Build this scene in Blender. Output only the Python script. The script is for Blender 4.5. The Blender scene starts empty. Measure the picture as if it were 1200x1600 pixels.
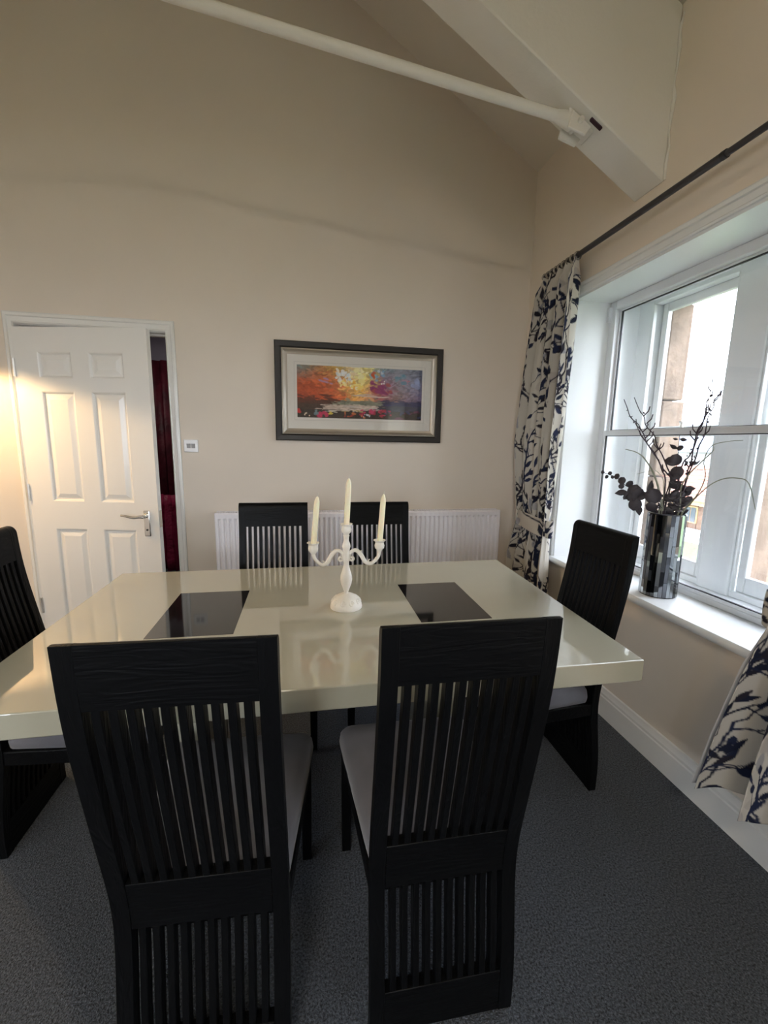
import bpy, bmesh, math, random
import numpy as np
from mathutils import Vector, Matrix

random.seed(7)
C = bpy.context.scene.collection
sc = bpy.context.scene
PI = math.pi

# ------------------------------------------------------------------ camera
cam_d = bpy.data.cameras.new('camera')
cam = bpy.data.objects.new('camera', cam_d); C.objects.link(cam)
cam_d.sensor_fit = 'VERTICAL'; cam_d.sensor_height = 36.0
cam_d.lens = 663.418 / 1600 * 36.0
cam_d.clip_start = 0.02; cam_d.clip_end = 300
R_ = Vector((0.9840113626858958, -0.1772213108806033, 0.017726958983623822))
D_ = Vector((-0.011594025904825757, -0.1630569066872199, -0.9865485409978131))
F_ = Vector((0.17772792877981997, 0.9705694473613704, -0.1625045574138751))
m = Matrix.Identity(4)
for i in range(3):
    m[i][0] = R_[i]; m[i][1] = -D_[i]; m[i][2] = -F_[i]
m[0][3], m[1][3], m[2][3] = 0, 0, 1.38
cam.matrix_world = m
sc.camera = cam

# ------------------------------------------------------------------ world, exposure, lamps
sc.view_settings.view_transform = 'Standard'
sc.view_settings.look = 'None'
sc.view_settings.gamma = 1.0
sc.view_settings.use_curve_mapping = False
sc.view_settings.exposure = 1.3
sc.cycles.use_denoising = True
sc.cycles.max_bounces = 10
sc.cycles.diffuse_bounces = 6
sc.cycles.transparent_max_bounces = 16
sc.cycles.sample_clamp_indirect = 6.0
SKY = 6.5
wd = bpy.data.worlds.new('sky'); sc.world = wd; wd.use_nodes = True
wd.node_tree.nodes['Background'].inputs[0].default_value = (0.82, 0.89, 1.0, 1)
wd.node_tree.nodes['Background'].inputs[1].default_value = SKY


def area(name, loc, rot, sx, sy, power, col=(1, 1, 1), portal=False):
    l = bpy.data.lights.new(name, 'AREA'); l.shape = 'RECTANGLE'; l.size = sx; l.size_y = sy
    l.energy = power; l.color = col
    if portal: l.cycles.is_portal = True
    o = bpy.data.objects.new(name, l); o.location = loc; o.rotation_euler = rot; C.objects.link(o)
    return o


# portals only guide the sampling of the sky through real and added openings
area('window_portal', (2.16, 1.65, 1.45), (0, PI / 2, 0), 1.6, 1.5, 1, portal=True)
area('window_portal', (2.16, -1.55, 1.45), (0, PI / 2, 0), 1.6, 1.5, 1, portal=True)
area('window_portal', (-3.45, -1.4, 1.55), (0, -PI / 2, 0), 1.2, 1.1, 1, portal=True)
area('window_portal', (-1.8, -4.16, 1.5), (-PI / 2, 0, 0), 1.8, 1.7, 1, portal=True)
# warm fill light added behind the photographer, no fitting known there
area('room_fill', (-0.6, -1.6, 3.4), (0, 0, 0), 0.6, 0.6, 20, (1, 0.86, 0.68))
# shaded reading lamp just outside the frame on the left, throwing its light down on the door
sl = bpy.data.lights.new('reading_lamp', 'SPOT'); sl.energy = 25; sl.color = (1, 0.66, 0.33)
sl.spot_size = math.radians(154); sl.spot_blend = 0.18; sl.shadow_soft_size = 0.05
so = bpy.data.objects.new('reading_lamp', sl); so.location = (-2.08, 2.52, 1.86); C.objects.link(so)
# dim fill added to brighten the hall beyond the door
area('hall_fill', (-1.2, 3.9, 2.45), (0, 0, 0), 0.4, 0.4, 2.2, (1, 0.9, 0.85))


# ------------------------------------------------------------------ materials
def mat(name, col, rough=0.5, metal=0.0, spec=0.5, coat=0.0, bump=None, var=None, sheen=0.0, sss=0.0):
    """bump = (scale, strength, distance, stretch xyz); var = (scale, dark factor, light factor)"""
    M = bpy.data.materials.new(name); M.use_nodes = True
    nt = M.node_tree; b = nt.nodes['Principled BSDF']
    b.inputs['Base Color'].default_value = (*col, 1)
    b.inputs['Roughness'].default_value = rough
    b.inputs['Metallic'].default_value = metal
    b.inputs['Specular IOR Level'].default_value = spec
    b.inputs['Coat Weight'].default_value = coat
    b.inputs['Coat Roughness'].default_value = 0.05
    b.inputs['Sheen Weight'].default_value = sheen
    if sss:
        b.inputs['Subsurface Weight'].default_value = sss
        b.inputs['Subsurface Scale'].default_value = 0.01
    tc = nt.nodes.new('ShaderNodeTexCoord')
    def mapped(st):
        mp = nt.nodes.new('ShaderNodeMapping'); mp.inputs['Scale'].default_value = st
        nt.links.new(tc.outputs['Object'], mp.inputs['Vector']); return mp.outputs['Vector']
    if var:
        n = nt.nodes.new('ShaderNodeTexNoise'); n.inputs['Scale'].default_value = var[0]
        n.inputs['Detail'].default_value = 5
        nt.links.new(mapped(var[3] if len(var) > 3 else (1, 1, 1)), n.inputs['Vector'])
        r = nt.nodes.new('ShaderNodeValToRGB')
        r.color_ramp.elements[0].position = 0.3; r.color_ramp.elements[1].position = 0.7
        r.color_ramp.elements[0].color = (*[c * var[1] for c in col], 1)
        r.color_ramp.elements[1].color = (*[min(1, c * var[2]) for c in col], 1)
        nt.links.new(n.outputs['Fac'], r.inputs['Fac'])
        nt.links.new(r.outputs['Color'], b.inputs['Base Color'])
    if bump:
        n = nt.nodes.new('ShaderNodeTexNoise'); n.inputs['Scale'].default_value = bump[0]
        n.inputs['Detail'].default_value = 4
        nt.links.new(mapped(bump[3] if len(bump) > 3 else (1, 1, 1)), n.inputs['Vector'])
        bp = nt.nodes.new('ShaderNodeBump'); bp.inputs['Strength'].default_value = bump[1]
        bp.inputs['Distance'].default_value = bump[2]
        nt.links.new(n.outputs['Fac'], bp.inputs['Height'])
        nt.links.new(bp.outputs['Normal'], b.inputs['Normal'])
    return M


def glass_mat(name, tint=(0.985, 0.985, 0.988)):
    M = bpy.data.materials.new(name); M.use_nodes = True
    nt = M.node_tree; nt.nodes.clear()
    o = nt.nodes.new('ShaderNodeOutputMaterial'); mx = nt.nodes.new('ShaderNodeMixShader')
    t = nt.nodes.new('ShaderNodeBsdfTransparent'); t.inputs[0].default_value = (*tint, 1)
    g = nt.nodes.new('ShaderNodeBsdfGlossy'); g.inputs['Roughness'].default_value = 0.01
    lw = nt.nodes.new('ShaderNodeLayerWeight'); lw.inputs[0].default_value = 0.5
    p5 = nt.nodes.new('ShaderNodeMath'); p5.operation = 'POWER'; p5.inputs[1].default_value = 5
    f = nt.nodes.new('ShaderNodeMath'); f.operation = 'MULTIPLY_ADD'; f.inputs[1].default_value = 0.96; f.inputs[2].default_value = 0.04
    nt.links.new(lw.outputs['Facing'], p5.inputs[0]); nt.links.new(p5.outputs[0], f.inputs[0])
    nt.links.new(f.outputs[0], mx.inputs[0]); nt.links.new(t.outputs[0], mx.inputs[1])
    nt.links.new(g.outputs[0], mx.inputs[2]); nt.links.new(mx.outputs[0], o.inputs[0])
    return M


def attr_mat(name, rough, bump=None, spec=0.3):
    M = mat(name, (1, 1, 1), rough, spec=spec, bump=bump)
    nt = M.node_tree; a = nt.nodes.new('ShaderNodeAttribute'); a.attribute_name = 'print'
    nt.links.new(a.outputs['Color'], nt.nodes['Principled BSDF'].inputs['Base Color'])
    return M


M_wall = mat('wall_paint', (0.745, 0.667, 0.570), 0.75, spec=0.25, bump=(260, 0.12, 0.002), var=(1.5, 0.97, 1.03))
M_ceil = mat('ceiling_paint', (0.70, 0.645, 0.56), 0.8, spec=0.2, bump=(180, 0.12, 0.002))
M_beam = mat('beam_paint', (0.78, 0.755, 0.69), 0.65, bump=(60, 0.25, 0.003))
M_white = mat('white_gloss_paint', (0.80, 0.79, 0.75), 0.22, spec=0.5, bump=(40, 0.06, 0.002))
M_frame = mat('window_white_paint', (0.78, 0.80, 0.80), 0.35, bump=(50, 0.05, 0.002))
M_alu = mat('white_aluminium', (0.74, 0.76, 0.78), 0.3)
M_dark = mat('black_rubber_seal', (0.015, 0.016, 0.02), 0.5)
M_rad = mat('radiator_enamel', (0.88, 0.86, 0.89), 0.35)
M_cream = mat('cream_lacquer', (0.43, 0.42, 0.325), 0.35, spec=0.5, coat=1.0, var=(3, 0.97, 1.03))
M_cream.node_tree.nodes['Principled BSDF'].inputs['Coat Roughness'].default_value = 0.025
M_cream.node_tree.nodes['Principled BSDF'].inputs['Coat IOR'].default_value = 1.9
M_inlay = mat('black_glass', (0.010, 0.009, 0.009), 0.06, spec=0.6, coat=0.3)
M_cushion = mat('grey_suede', (0.165, 0.162, 0.18), 0.85, spec=0.2, sheen=0.3, bump=(300, 0.2, 0.001), var=(9, 0.85, 1.1))
M_chrome = mat('chrome', (0.75, 0.75, 0.74), 0.12, metal=1)
M_brass = mat('hinge_steel', (0.72, 0.70, 0.66), 0.3, metal=0.8)
M_rod = mat('brushed_pewter', (0.055, 0.053, 0.058), 0.4, metal=0.4)
M_lining = mat('curtain_lining', (0.62, 0.61, 0.60), 0.85, spec=0.1)
M_shabby = mat('white_painted_metal', (0.83, 0.80, 0.73), 0.45, bump=(70, 0.15, 0.002), var=(25, 0.93, 1.02))
M_wax = mat('candle_wax', (0.86, 0.80, 0.58), 0.4, sss=0.3)
M_wick = mat('wick', (0.75, 0.72, 0.62), 0.9)
M_mirror = mat('smoked_mirror', (0.34, 0.36, 0.38), 0.06, metal=1)
M_mirror2 = mat('dark_mirror', (0.13, 0.135, 0.15), 0.08, metal=1)
M_mirror3 = mat('silver_mirror', (0.62, 0.65, 0.66), 0.05, metal=1)
M_grout = mat('vase_body_black', (0.02, 0.02, 0.022), 0.3)
M_leaf = mat('dark_dried_leaf', (0.045, 0.038, 0.045), 0.6, var=(60, 0.7, 1.3))
M_twig = mat('purple_brown_twig', (0.035, 0.02, 0.03), 0.7)
M_blade = mat('pale_dried_grass', (0.27, 0.29, 0.22), 0.6)
M_stone = mat('sandstone', (0.21, 0.15, 0.11), 0.9, bump=(40, 0.4, 0.006), var=(9, 0.75, 1.2))
M_grass = mat('lawn', (0.055, 0.090, 0.024), 0.9, var=(4, 0.7, 1.3), bump=(60, 0.6, 0.03))
M_path = mat('pale_paving', (0.62, 0.60, 0.57), 0.9, var=(3, 0.9, 1.05))
M_timber = mat('brown_timber', (0.10, 0.055, 0.032), 0.7, var=(8, 0.7, 1.2))
M_fascia = mat('ochre_fascia', (0.33, 0.21, 0.085), 0.7)
M_tile = mat('red_roof_tile', (0.29, 0.125, 0.09), 0.8, var=(6, 0.8, 1.2))
M_slate = mat('blue_slate', (0.18, 0.21, 0.26), 0.7, var=(4, 0.85, 1.15))
M_render = mat('grey_render', (0.36, 0.36, 0.37), 0.9, var=(2, 0.95, 1.05))
M_pane_dark = mat('far_window', (0.05, 0.06, 0.07), 0.1)
M_red = mat('crimson_cloth', (0.10, 0.006, 0.018), 0.55, bump=(18, 0.5, 0.02), var=(7, 0.4, 1.3))
M_plastic = mat('clear_wrap', (0.40, 0.035, 0.10), 0.12, bump=(30, 0.8, 0.02))
M_lav = mat('lavender_paint', (0.42, 0.40, 0.48), 0.8)
M_blackframe = mat('black_frame_wood', (0.012, 0.010, 0.009), 0.4, bump=(60, 0.3, 0.002, (1, 1, 6)))
M_silver = mat('silver_slip', (0.40, 0.355, 0.29), 0.38, metal=0.6)
M_mount = mat('mount_board', (0.74, 0.71, 0.65), 0.85, spec=0.2)
M_line = mat('mount_line', (0.45, 0.43, 0.40), 0.85)
M_switch = mat('switch_white', (0.72, 0.71, 0.69), 0.25)
M_rocker = mat('rocker_grey', (0.40, 0.40, 0.40), 0.2)
M_glass = glass_mat('window_glass')
M_pglass = glass_mat('picture_glass', (0.98, 0.98, 0.98))


def ash(name, axis):
    """black stained open-grain ash, grain running along the given object axis"""
    M = bpy.data.materials.new(name); M.use_nodes = True
    nt = M.node_tree; b = nt.nodes['Principled BSDF']
    b.inputs['Base Color'].default_value = (0.0026, 0.0029, 0.0034, 1)
    b.inputs['Roughness'].default_value = 0.42
    b.inputs['Specular IOR Level'].default_value = 0.13
    tc = nt.nodes.new('ShaderNodeTexCoord'); mp = nt.nodes.new('ShaderNodeMapping')
    st = [1, 1, 1]; st[axis] = 0.13; mp.inputs['Scale'].default_value = st
    oi = nt.nodes.new('ShaderNodeObjectInfo'); ad = nt.nodes.new('ShaderNodeVectorMath'); ad.operation = 'ADD'
    sclv = nt.nodes.new('ShaderNodeVectorMath'); sclv.operation = 'SCALE'; sclv.inputs['Scale'].default_value = 9
    nt.links.new(oi.outputs['Random'], sclv.inputs[0])
    nt.links.new(tc.outputs['Object'], ad.inputs[0]); nt.links.new(sclv.outputs[0], ad.inputs[1])
    nt.links.new(ad.outputs[0], mp.inputs['Vector'])
    n = nt.nodes.new('ShaderNodeTexNoise'); n.inputs['Scale'].default_value = 34; n.inputs['Detail'].default_value = 3
    n.inputs['Distortion'].default_value = 0.6
    nt.links.new(mp.outputs[0], n.inputs['Vector'])
    ma = nt.nodes.new('ShaderNodeMath'); ma.operation = 'MULTIPLY'; ma.inputs[1].default_value = 26
    si = nt.nodes.new('ShaderNodeMath'); si.operation = 'SINE'
    nt.links.new(n.outputs['Fac'], ma.inputs[0]); nt.links.new(ma.outputs[0], si.inputs[0])
    bp = nt.nodes.new('ShaderNodeBump'); bp.inputs['Strength'].default_value = 0.36; bp.inputs['Distance'].default_value = 0.0007
    nt.links.new(si.outputs[0], bp.inputs['Height']); nt.links.new(bp.outputs[0], b.inputs['Normal'])
    return M


M_ashx = ash('black_ash_across', 0)
M_ashz = ash('black_ash_upright', 2)


def carpet():
    M = bpy.data.materials.new('carpet'); M.use_nodes = True
    nt = M.node_tree; b = nt.nodes['Principled BSDF']
    b.inputs['Roughness'].default_value = 0.95; b.inputs['Specular IOR Level'].default_value = 0.1
    b.inputs['Sheen Weight'].default_value = 0.15
    tc = nt.nodes.new('ShaderNodeTexCoord')
    n = nt.nodes.new('ShaderNodeTexNoise'); n.inputs['Scale'].default_value = 170; n.inputs['Detail'].default_value = 5
    n.inputs['Roughness'].default_value = 0.75
    nt.links.new(tc.outputs['Object'], n.inputs['Vector'])
    r = nt.nodes.new('ShaderNodeValToRGB')
    r.color_ramp.elements[0].position = 0.36; r.color_ramp.elements[0].color = (0.006, 0.0075, 0.0105, 1)
    r.color_ramp.elements[1].position = 0.66; r.color_ramp.elements[1].color = (0.13, 0.152, 0.185, 1)
    nt.links.new(n.outputs['Fac'], r.inputs['Fac']); nt.links.new(r.outputs[0], b.inputs['Base Color'])
    n2 = nt.nodes.new('ShaderNodeTexNoise'); n2.inputs['Scale'].default_value = 220; n2.inputs['Detail'].default_value = 2
    nt.links.new(tc.outputs['Object'], n2.inputs['Vector'])
    bp = nt.nodes.new('ShaderNodeBump'); bp.inputs['Strength'].default_value = 0.9; bp.inputs['Distance'].default_value = 0.006
    nt.links.new(n2.outputs['Fac'], bp.inputs['Height']); nt.links.new(bp.outputs[0], b.inputs['Normal'])
    return M


M_carpet = carpet()


# ------------------------------------------------------------------ helpers
class MB:
    def __init__(s): s.v = []; s.f = []

    def add(s, vs, fs):
        o = len(s.v); s.v += [tuple(p) for p in vs]; s.f += [tuple(i + o for i in q) for q in fs]; return s

    def box(s, x0, x1, y0, y1, z0, z1):
        return s.add([(x0, y0, z0), (x1, y0, z0), (x1, y1, z0), (x0, y1, z0), (x0, y0, z1), (x1, y0, z1), (x1, y1, z1), (x0, y1, z1)],
                     [(0, 3, 2, 1), (4, 5, 6, 7), (0, 1, 5, 4), (1, 2, 6, 5), (2, 3, 7, 6), (3, 0, 4, 7)])

    def hexa(s, b, t):
        """b, t: four bottom and four top corners, counter-clockwise from above"""
        return s.add(list(b) + list(t), [(0, 3, 2, 1), (4, 5, 6, 7), (0, 1, 5, 4), (1, 2, 6, 5), (2, 3, 7, 6), (3, 0, 4, 7)])

    def loft(s, rings, caps=True, closed=True):
        n = len(rings[0]); o = len(s.v)
        for r in rings: s.v += [tuple(p) for p in r]
        for i in range(len(rings) - 1):
            for j in range(n if closed else n - 1):
                a = o + i * n + j; b = o + i * n + (j + 1) % n
                s.f.append((a, b, b + n, a + n))
        if caps:
            s.f.append(tuple(o + j for j in reversed(range(n))))
            s.f.append(tuple(o + (len(rings) - 1) * n + j for j in range(n)))
        return s

    def lathe(s, prof, n=24, c=(0, 0, 0), caps=True):
        return s.loft([[(c[0] + r * math.cos(2 * PI * j / n), c[1] + r * math.sin(2 * PI * j / n), c[2] + z) for j in range(n)] for r, z in prof], caps)

    def tube(s, path, rad, n=8, caps=True, squash=1.0):
        P = [Vector(p) for p in path]; rings = []; up = None
        for i, p in enumerate(P):
            t = (P[min(i + 1, len(P) - 1)] - P[max(i - 1, 0)]).normalized()
            if up is None:
                up = Vector((0, 0, 1)) if abs(t.z) < 0.9 else Vector((1, 0, 0))
            a = t.cross(up).normalized(); b = a.cross(t).normalized(); up = b
            r = rad[i] if isinstance(rad, (list, tuple)) else rad
            rings.append([p + a * (r * math.cos(2 * PI * j / n)) + b * (r * squash * math.sin(2 * PI * j / n)) for j in range(n)])
        return s.loft(rings, caps)

    def build(s, name, material, parent=None, smooth=None, bevel=0.0, seg=2, loc=None):
        me = bpy.data.meshes.new(name); me.from_pydata(s.v, [], s.f); me.materials.append(material)
        bm = bmesh.new(); bm.from_mesh(me); bmesh.ops.recalc_face_normals(bm, faces=bm.faces); bm.to_mesh(me); bm.free()
        if smooth is not None or bevel:
            me.polygons.foreach_set('use_smooth', [True] * len(me.polygons))
            me.set_sharp_from_angle(angle=math.radians(smooth if smooth is not None else 40))
        o = bpy.data.objects.new(name, me); C.objects.link(o)
        if loc is not None: o.location = loc
        if parent is not None: o.parent = parent
        if bevel:
            b = o.modifiers.new('soft_edges', 'BEVEL'); b.width = bevel; b.segments = seg; b.limit_method = 'ANGLE'
            b.angle_limit = math.radians(35)
        return o


def catmull(pts, k=6):
    P = [np.array(p, float) for p in pts]; out = []
    for i in range(len(P) - 1):
        a = P[max(i - 1, 0)]; b = P[i]; c = P[i + 1]; d = P[min(i + 2, len(P) - 1)]
        for j in range(k):
            t = j / k
            out.append(0.5 * ((2 * b) + (c - a) * t + (2 * a - 5 * b + 4 * c - d) * t * t + (3 * b - a - 3 * c + d) * t ** 3))
    out.append(P[-1]); return [tuple(p) for p in out]


def tag(o, label, cat, group=None):
    o['label'] = label; o['category'] = cat
    if group: o['group'] = group
    return o


def struct(o): o['kind'] = 'structure'; return o


def empty(name, loc=(0, 0, 0), rz=0.0, parent=None):
    o = bpy.data.objects.new(name, None); C.objects.link(o); o.location = loc; o.rotation_euler = (0, 0, rz)
    o.empty_display_size = 0.1
    if parent: o.parent = parent
    return o


def copy_tree(o, parent=None):
    c = o.copy(); C.objects.link(c)
    if parent is not None: c.parent = parent
    for ch in list(kids.get(o, [])):
        d = copy_tree(ch, c); kids.setdefault(c, []).append(d)
    return c


kids = {}

XR, YB = 1.504, 2.866           # inner faces of the window wall and the end wall
XL, YF = -3.3, -4.0
EAVE, SLOPE, RIDGE_X = 3.13, 0.612, -0.9


def ceil_z(x): return EAVE + (XR - max(x, 2 * RIDGE_X - x)) * SLOPE


# ------------------------------------------------------------------ room shell
struct(MB().box(XL - .1, XR + .05, YF - .1, YB + .1, -.12, 0).build('floor', M_carpet))
# end wall with the doorway (opening x -1.62 .. -0.81, z 0 .. 2.015)
w = MB()
T = 0.12
w.box(XL - .1, -1.625, YB, YB + T, 0, 2.02)
w.box(-0.805, XR + .4, YB, YB + T, 0, 2.02)
tz = 2.02
w.add([(XL - .1, YB, tz), (XR + .4, YB, tz), (XR + .4, YB, EAVE), (XR, YB, EAVE), (RIDGE_X, YB, ceil_z(RIDGE_X)), (XL, YB, ceil_z(XL)), (XL - .1, YB, ceil_z(XL)),
       (XL - .1, YB + T, tz), (XR + .4, YB + T, tz), (XR + .4, YB + T, EAVE), (XR, YB + T, EAVE), (RIDGE_X, YB + T, ceil_z(RIDGE_X)), (XL, YB + T, ceil_z(XL)), (XL - .1, YB + T, ceil_z(XL))],
      [(0, 1, 2, 3, 4, 5, 6), (13, 12, 11, 10, 9, 8, 7), (0, 7, 8, 1), (1, 8, 9, 2), (2, 9, 10, 3), (3, 10, 11, 4), (4, 11, 12, 5), (5, 12, 13, 6), (6, 13, 7, 0)])
struct(w.build('wall_back', M_wall))
# window wall: two openings
WIN = (0.956, 2.34, 0.665, 2.20)
WIN2 = (-2.25, -0.87, 0.665, 2.20)
xo = XR + 0.50
w = MB()
w.box(XR, xo, WIN[1], YB, 0, EAVE + .1)
w.box(XR, xo, WIN[0], WIN[1], 0, WIN[2]); w.box(XR, xo, WIN[0], WIN[1], WIN[3], EAVE + .1)
w.box(XR, xo, WIN2[1], WIN[0], 0, EAVE + .1)
w.box(XR, xo, WIN2[0], WIN2[1], 0, WIN2[2]); w.box(XR, xo, WIN2[0], WIN2[1], WIN2[3], EAVE + .1)
w.box(XR, xo, YF - .1, WIN2[0], 0, EAVE + .1)
struct(w.build('wall_right', M_wall))
lo = (-1.9, -.9, 1.0, 2.1)  # opening added in the unseen left wall to let in fill light
w = MB().box(XL - .1, XL, YF - .1, lo[0], 0, ceil_z(XL)); w.box(XL - .1, XL, lo[1], YB, 0, ceil_z(XL))
w.box(XL - .1, XL, lo[0], lo[1], 0, lo[2]); w.box(XL - .1, XL, lo[0], lo[1], lo[3], ceil_z(XL))
struct(w.build('wall_left', M_wall))
w = MB(); fo = (-2.6, -1.0, .8, 2.3)   # wall behind the photographer, its opening added for fill light
w.box(XL, fo[0], YF - .1, YF, 0, 5); w.box(fo[1], XR, YF - .1, YF, 0, 5)
w.box(fo[0], fo[1], YF - .1, YF, 0, fo[2]); w.box(fo[0], fo[1], YF - .1, YF, fo[3], 5)
struct(w.build('wall_front', M_wall))
w = MB()
for xa, xb in ((XR + .4, RIDGE_X), (RIDGE_X, XL - .1)):
    za = EAVE + (XR - xa) * SLOPE if xa > RIDGE_X else ceil_z(RIDGE_X)
    zb = ceil_z(RIDGE_X) if xb >= RIDGE_X else ceil_z(XL) - .1 * SLOPE
    w.hexa([(xb, YF - .1, zb), (xa, YF - .1, za), (xa, YB + .1, za), (xb, YB + .1, zb)],
           [(xb, YF - .1, zb + .1), (xa, YF - .1, za + .1), (xa, YB + .1, za + .1), (xb, YB + .1, zb + .1)])
struct(w.build('ceiling', M_ceil))


def skirting(name, pts, parent=None):
    """pts: (x, y) base line on the wall; nx, ny points into the room"""
    (x0, y0), (x1, y1), (nx, ny) = pts
    prof = [(0.0, 0.0), (0.02, 0.0), (0.02, 0.105), (0.016, 0.110), (0.016, 0.122), (0.010, 0.132), (0.008, 0.147), (0.0, 0.15)]
    r = [[(x0 + nx * d, y0 + ny * d, z) for d, z in prof], [(x1 + nx * d, y1 + ny * d, z) for d, z in prof]]
    return struct(MB().loft(r).build(name, M_white, smooth=30))


skirting('baseboard_right', ((XR, YF), (XR, YB), (-1, 0)))
skirting('baseboard_back', ((-0.77, YB), (XR - .02, YB), (0, -1)))
skirting('baseboard_back', ((XL, YB), (-1.665, YB), (0, -1)))

# roof beam boxed in along the slope, running up from the window wall
y0b, y1b = 1.765, 1.932
sb = 0.592
def under(x): return 2.490 + (XR - x) * sb
xe = RIDGE_X
w = MB().hexa([(xe, y0b, under(xe)), (XR, y0b, under(XR)), (XR, y1b, under(XR)), (xe, y1b, under(xe))],
              [(xe, y0b, ceil_z(xe) - .005), (XR, y0b, EAVE - .005), (XR, y1b, EAVE - .005), (xe, y1b, ceil_z(xe) - .005)])
xm = 2 * RIDGE_X - XR          # the other half of the truss, beyond the frame
w.hexa([(xm, y0b, under(XR)), (xe, y0b, under(xe)), (xe, y1b, under(xe)), (xm, y1b, under(XR))],
       [(xm, y0b, EAVE - .005), (xe, y0b, ceil_z(xe) - .005), (xe, y1b, ceil_z(xe) - .005), (xm, y1b, EAVE - .005)])
beam = struct(w.build('ceiling_beam', M_beam, bevel=0.006))
# slotted pocket under the beam and the ragged plaster line where it meets the wall
w = MB()
def on_beam(x, dy, dz): return (x, y0b + dy, under(x) - dz)
w.hexa([on_beam(1.075, .052, .020), on_beam(1.19, .052, .012), on_beam(1.19, .135, .012), on_beam(1.075, .135, .020)],
       [on_beam(1.075, .052, -.01), on_beam(1.19, .052, -.01), on_beam(1.19, .135, -.01), on_beam(1.075, .135, -.01)])
w.build('bracket_plate', M_beam, beam, bevel=.004)
w = MB().hexa([on_beam(1.155, .018, .006), on_beam(1.205, .018, .006), on_beam(1.205, .034, .006), on_beam(1.155, .034, .006)],
              [on_beam(1.155, .018, -.02), on_beam(1.205, .018, -.02), on_beam(1.205, .034, -.02), on_beam(1.155, .034, -.02)])
w.build('slot', mat('purple_shadow_slot', (0.05, 0.02, 0.035), 0.8), beam)
w = MB()
zz = [under(XR) + .004 + i * .06 for i in range(11)]
w.tube([(XR - .002, y0b - .004 + .006 * math.sin(i * 2.3), min(z, EAVE)) for i, z in enumerate(zz)], [.006 + .003 * math.sin(i * 1.7) for i in range(11)], 6)
w.build('plaster_seam', M_beam, beam, smooth=60)

# tie rod
yr = 1.85
rod0, rod1 = Vector((1.085, yr, 2.722)), Vector((RIDGE_X, yr, 2.946))
tie = empty('tie_rod', rod0)
L = lambda p: tuple(Vector(p) - rod0)
MB().tube([L(rod0 + (rod1 - rod0) * t) for t in (0.02, .3, .6, 1)], .0205, 14).build('rod', M_beam, tie, smooth=60)
MB().tube([L(rod1), L((2 * RIDGE_X - 1.085, yr, 2.722))], .0205, 14).build('rod', M_beam, tie, smooth=60)
w = MB().tube([L((RIDGE_X, yr, 2.91)), L((RIDGE_X, yr, under(RIDGE_X) + .02))], .016, 12); w.tube([L((RIDGE_X - .06, yr, 2.943)), L((RIDGE_X + .06, yr, 2.943))], .034, 14)
w.build('hanger', M_beam, tie, smooth=60)
w = MB()
w.tube([L((1.03, yr, 2.728)), L((1.075, yr, 2.722)), L((1.11, yr, 2.714))], [.021, .030, .034], 14)
w.build('rod_end', M_beam, tie, smooth=60)
for s in (-1, 1):
    w = MB(); ya = yr + s * .034
    w.hexa([L((1.07, ya - .006, 2.668)), L((1.15, ya - .006, 2.648)), L((1.15, ya + .006, 2.648)), L((1.07, ya + .006, 2.668))],
           [L((1.085, ya - .006, under(1.085) - .004)), L((1.175, ya - .006, under(1.175) - .004)), L((1.175, ya + .006, under(1.175) - .004)), L((1.085, ya + .006, under(1.085) - .004))])
    w.build('fork_plate', M_beam, tie, bevel=.003)
MB().tube([L((1.12, yr - .055, 2.695)), L((1.12, yr + .055, 2.695))], .011, 10).build('pin', M_beam, tie, smooth=60)
tag(tie, 'round white painted iron tie rod rising leftwards from its fork under the sloping beam', 'tie rod')

# ------------------------------------------------------------------ door
door = struct(empty('door_1', (0, YB, 0)))
w = MB()
# lining
w.box(-1.625, -1.612, -.0, .12, 0, 2.02); w.box(-.818, -.805, -.0, .12, 0, 2.02); w.box(-1.612, -.818, -.0, .12, 2.0, 2.02)
w.box(-1.612, -1.598, .045, .075, 0, 2.0); w.box(-.832, -.818, .045, .075, 0, 2.0); w.box(-1.598, -.832, .045, .075, 1.986, 2.0)
w.build('door_lining', M_white, door, bevel=.003)


def architrave(name, outer, inner, parent, M, axis='y', base=0.0, sign=-1, legs_to=0.0, d=.02, bottom=False):
    """moulded surround: outer/inner = (a0, a1, top); lies on the wall plane"""
    prof = [(0, .0), (0, .7), (.12, 1.0), (.35, 1.0), (.42, .62), (.80, .55), (.9, .8), (1.0, .6), (1.0, 0)]
    def pt(a, z, t): return (a, base + sign * t * d, z) if axis == 'y' else (base + sign * t * d, a, z)
    w = MB(); rings = []
    for k in range(4):
        r = []
        for s, t in prof:
            a0 = outer[0] + (inner[0] - outer[0]) * s; a1 = outer[1] + (inner[1] - outer[1]) * s
            z = outer[2] + (inner[2] - outer[2]) * s
            r.append([pt(a0, legs_to, t), pt(a0, z, t), pt(a1, z, t), pt(a1, legs_to, t)][k])
        rings.append(r)
    w.loft(rings)
    return w.build(name, M, parent, smooth=25)


architrave('architrave', (-1.664, -.770, 2.066), (-1.612, -.820, 2.004), door, M_white)
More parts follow.
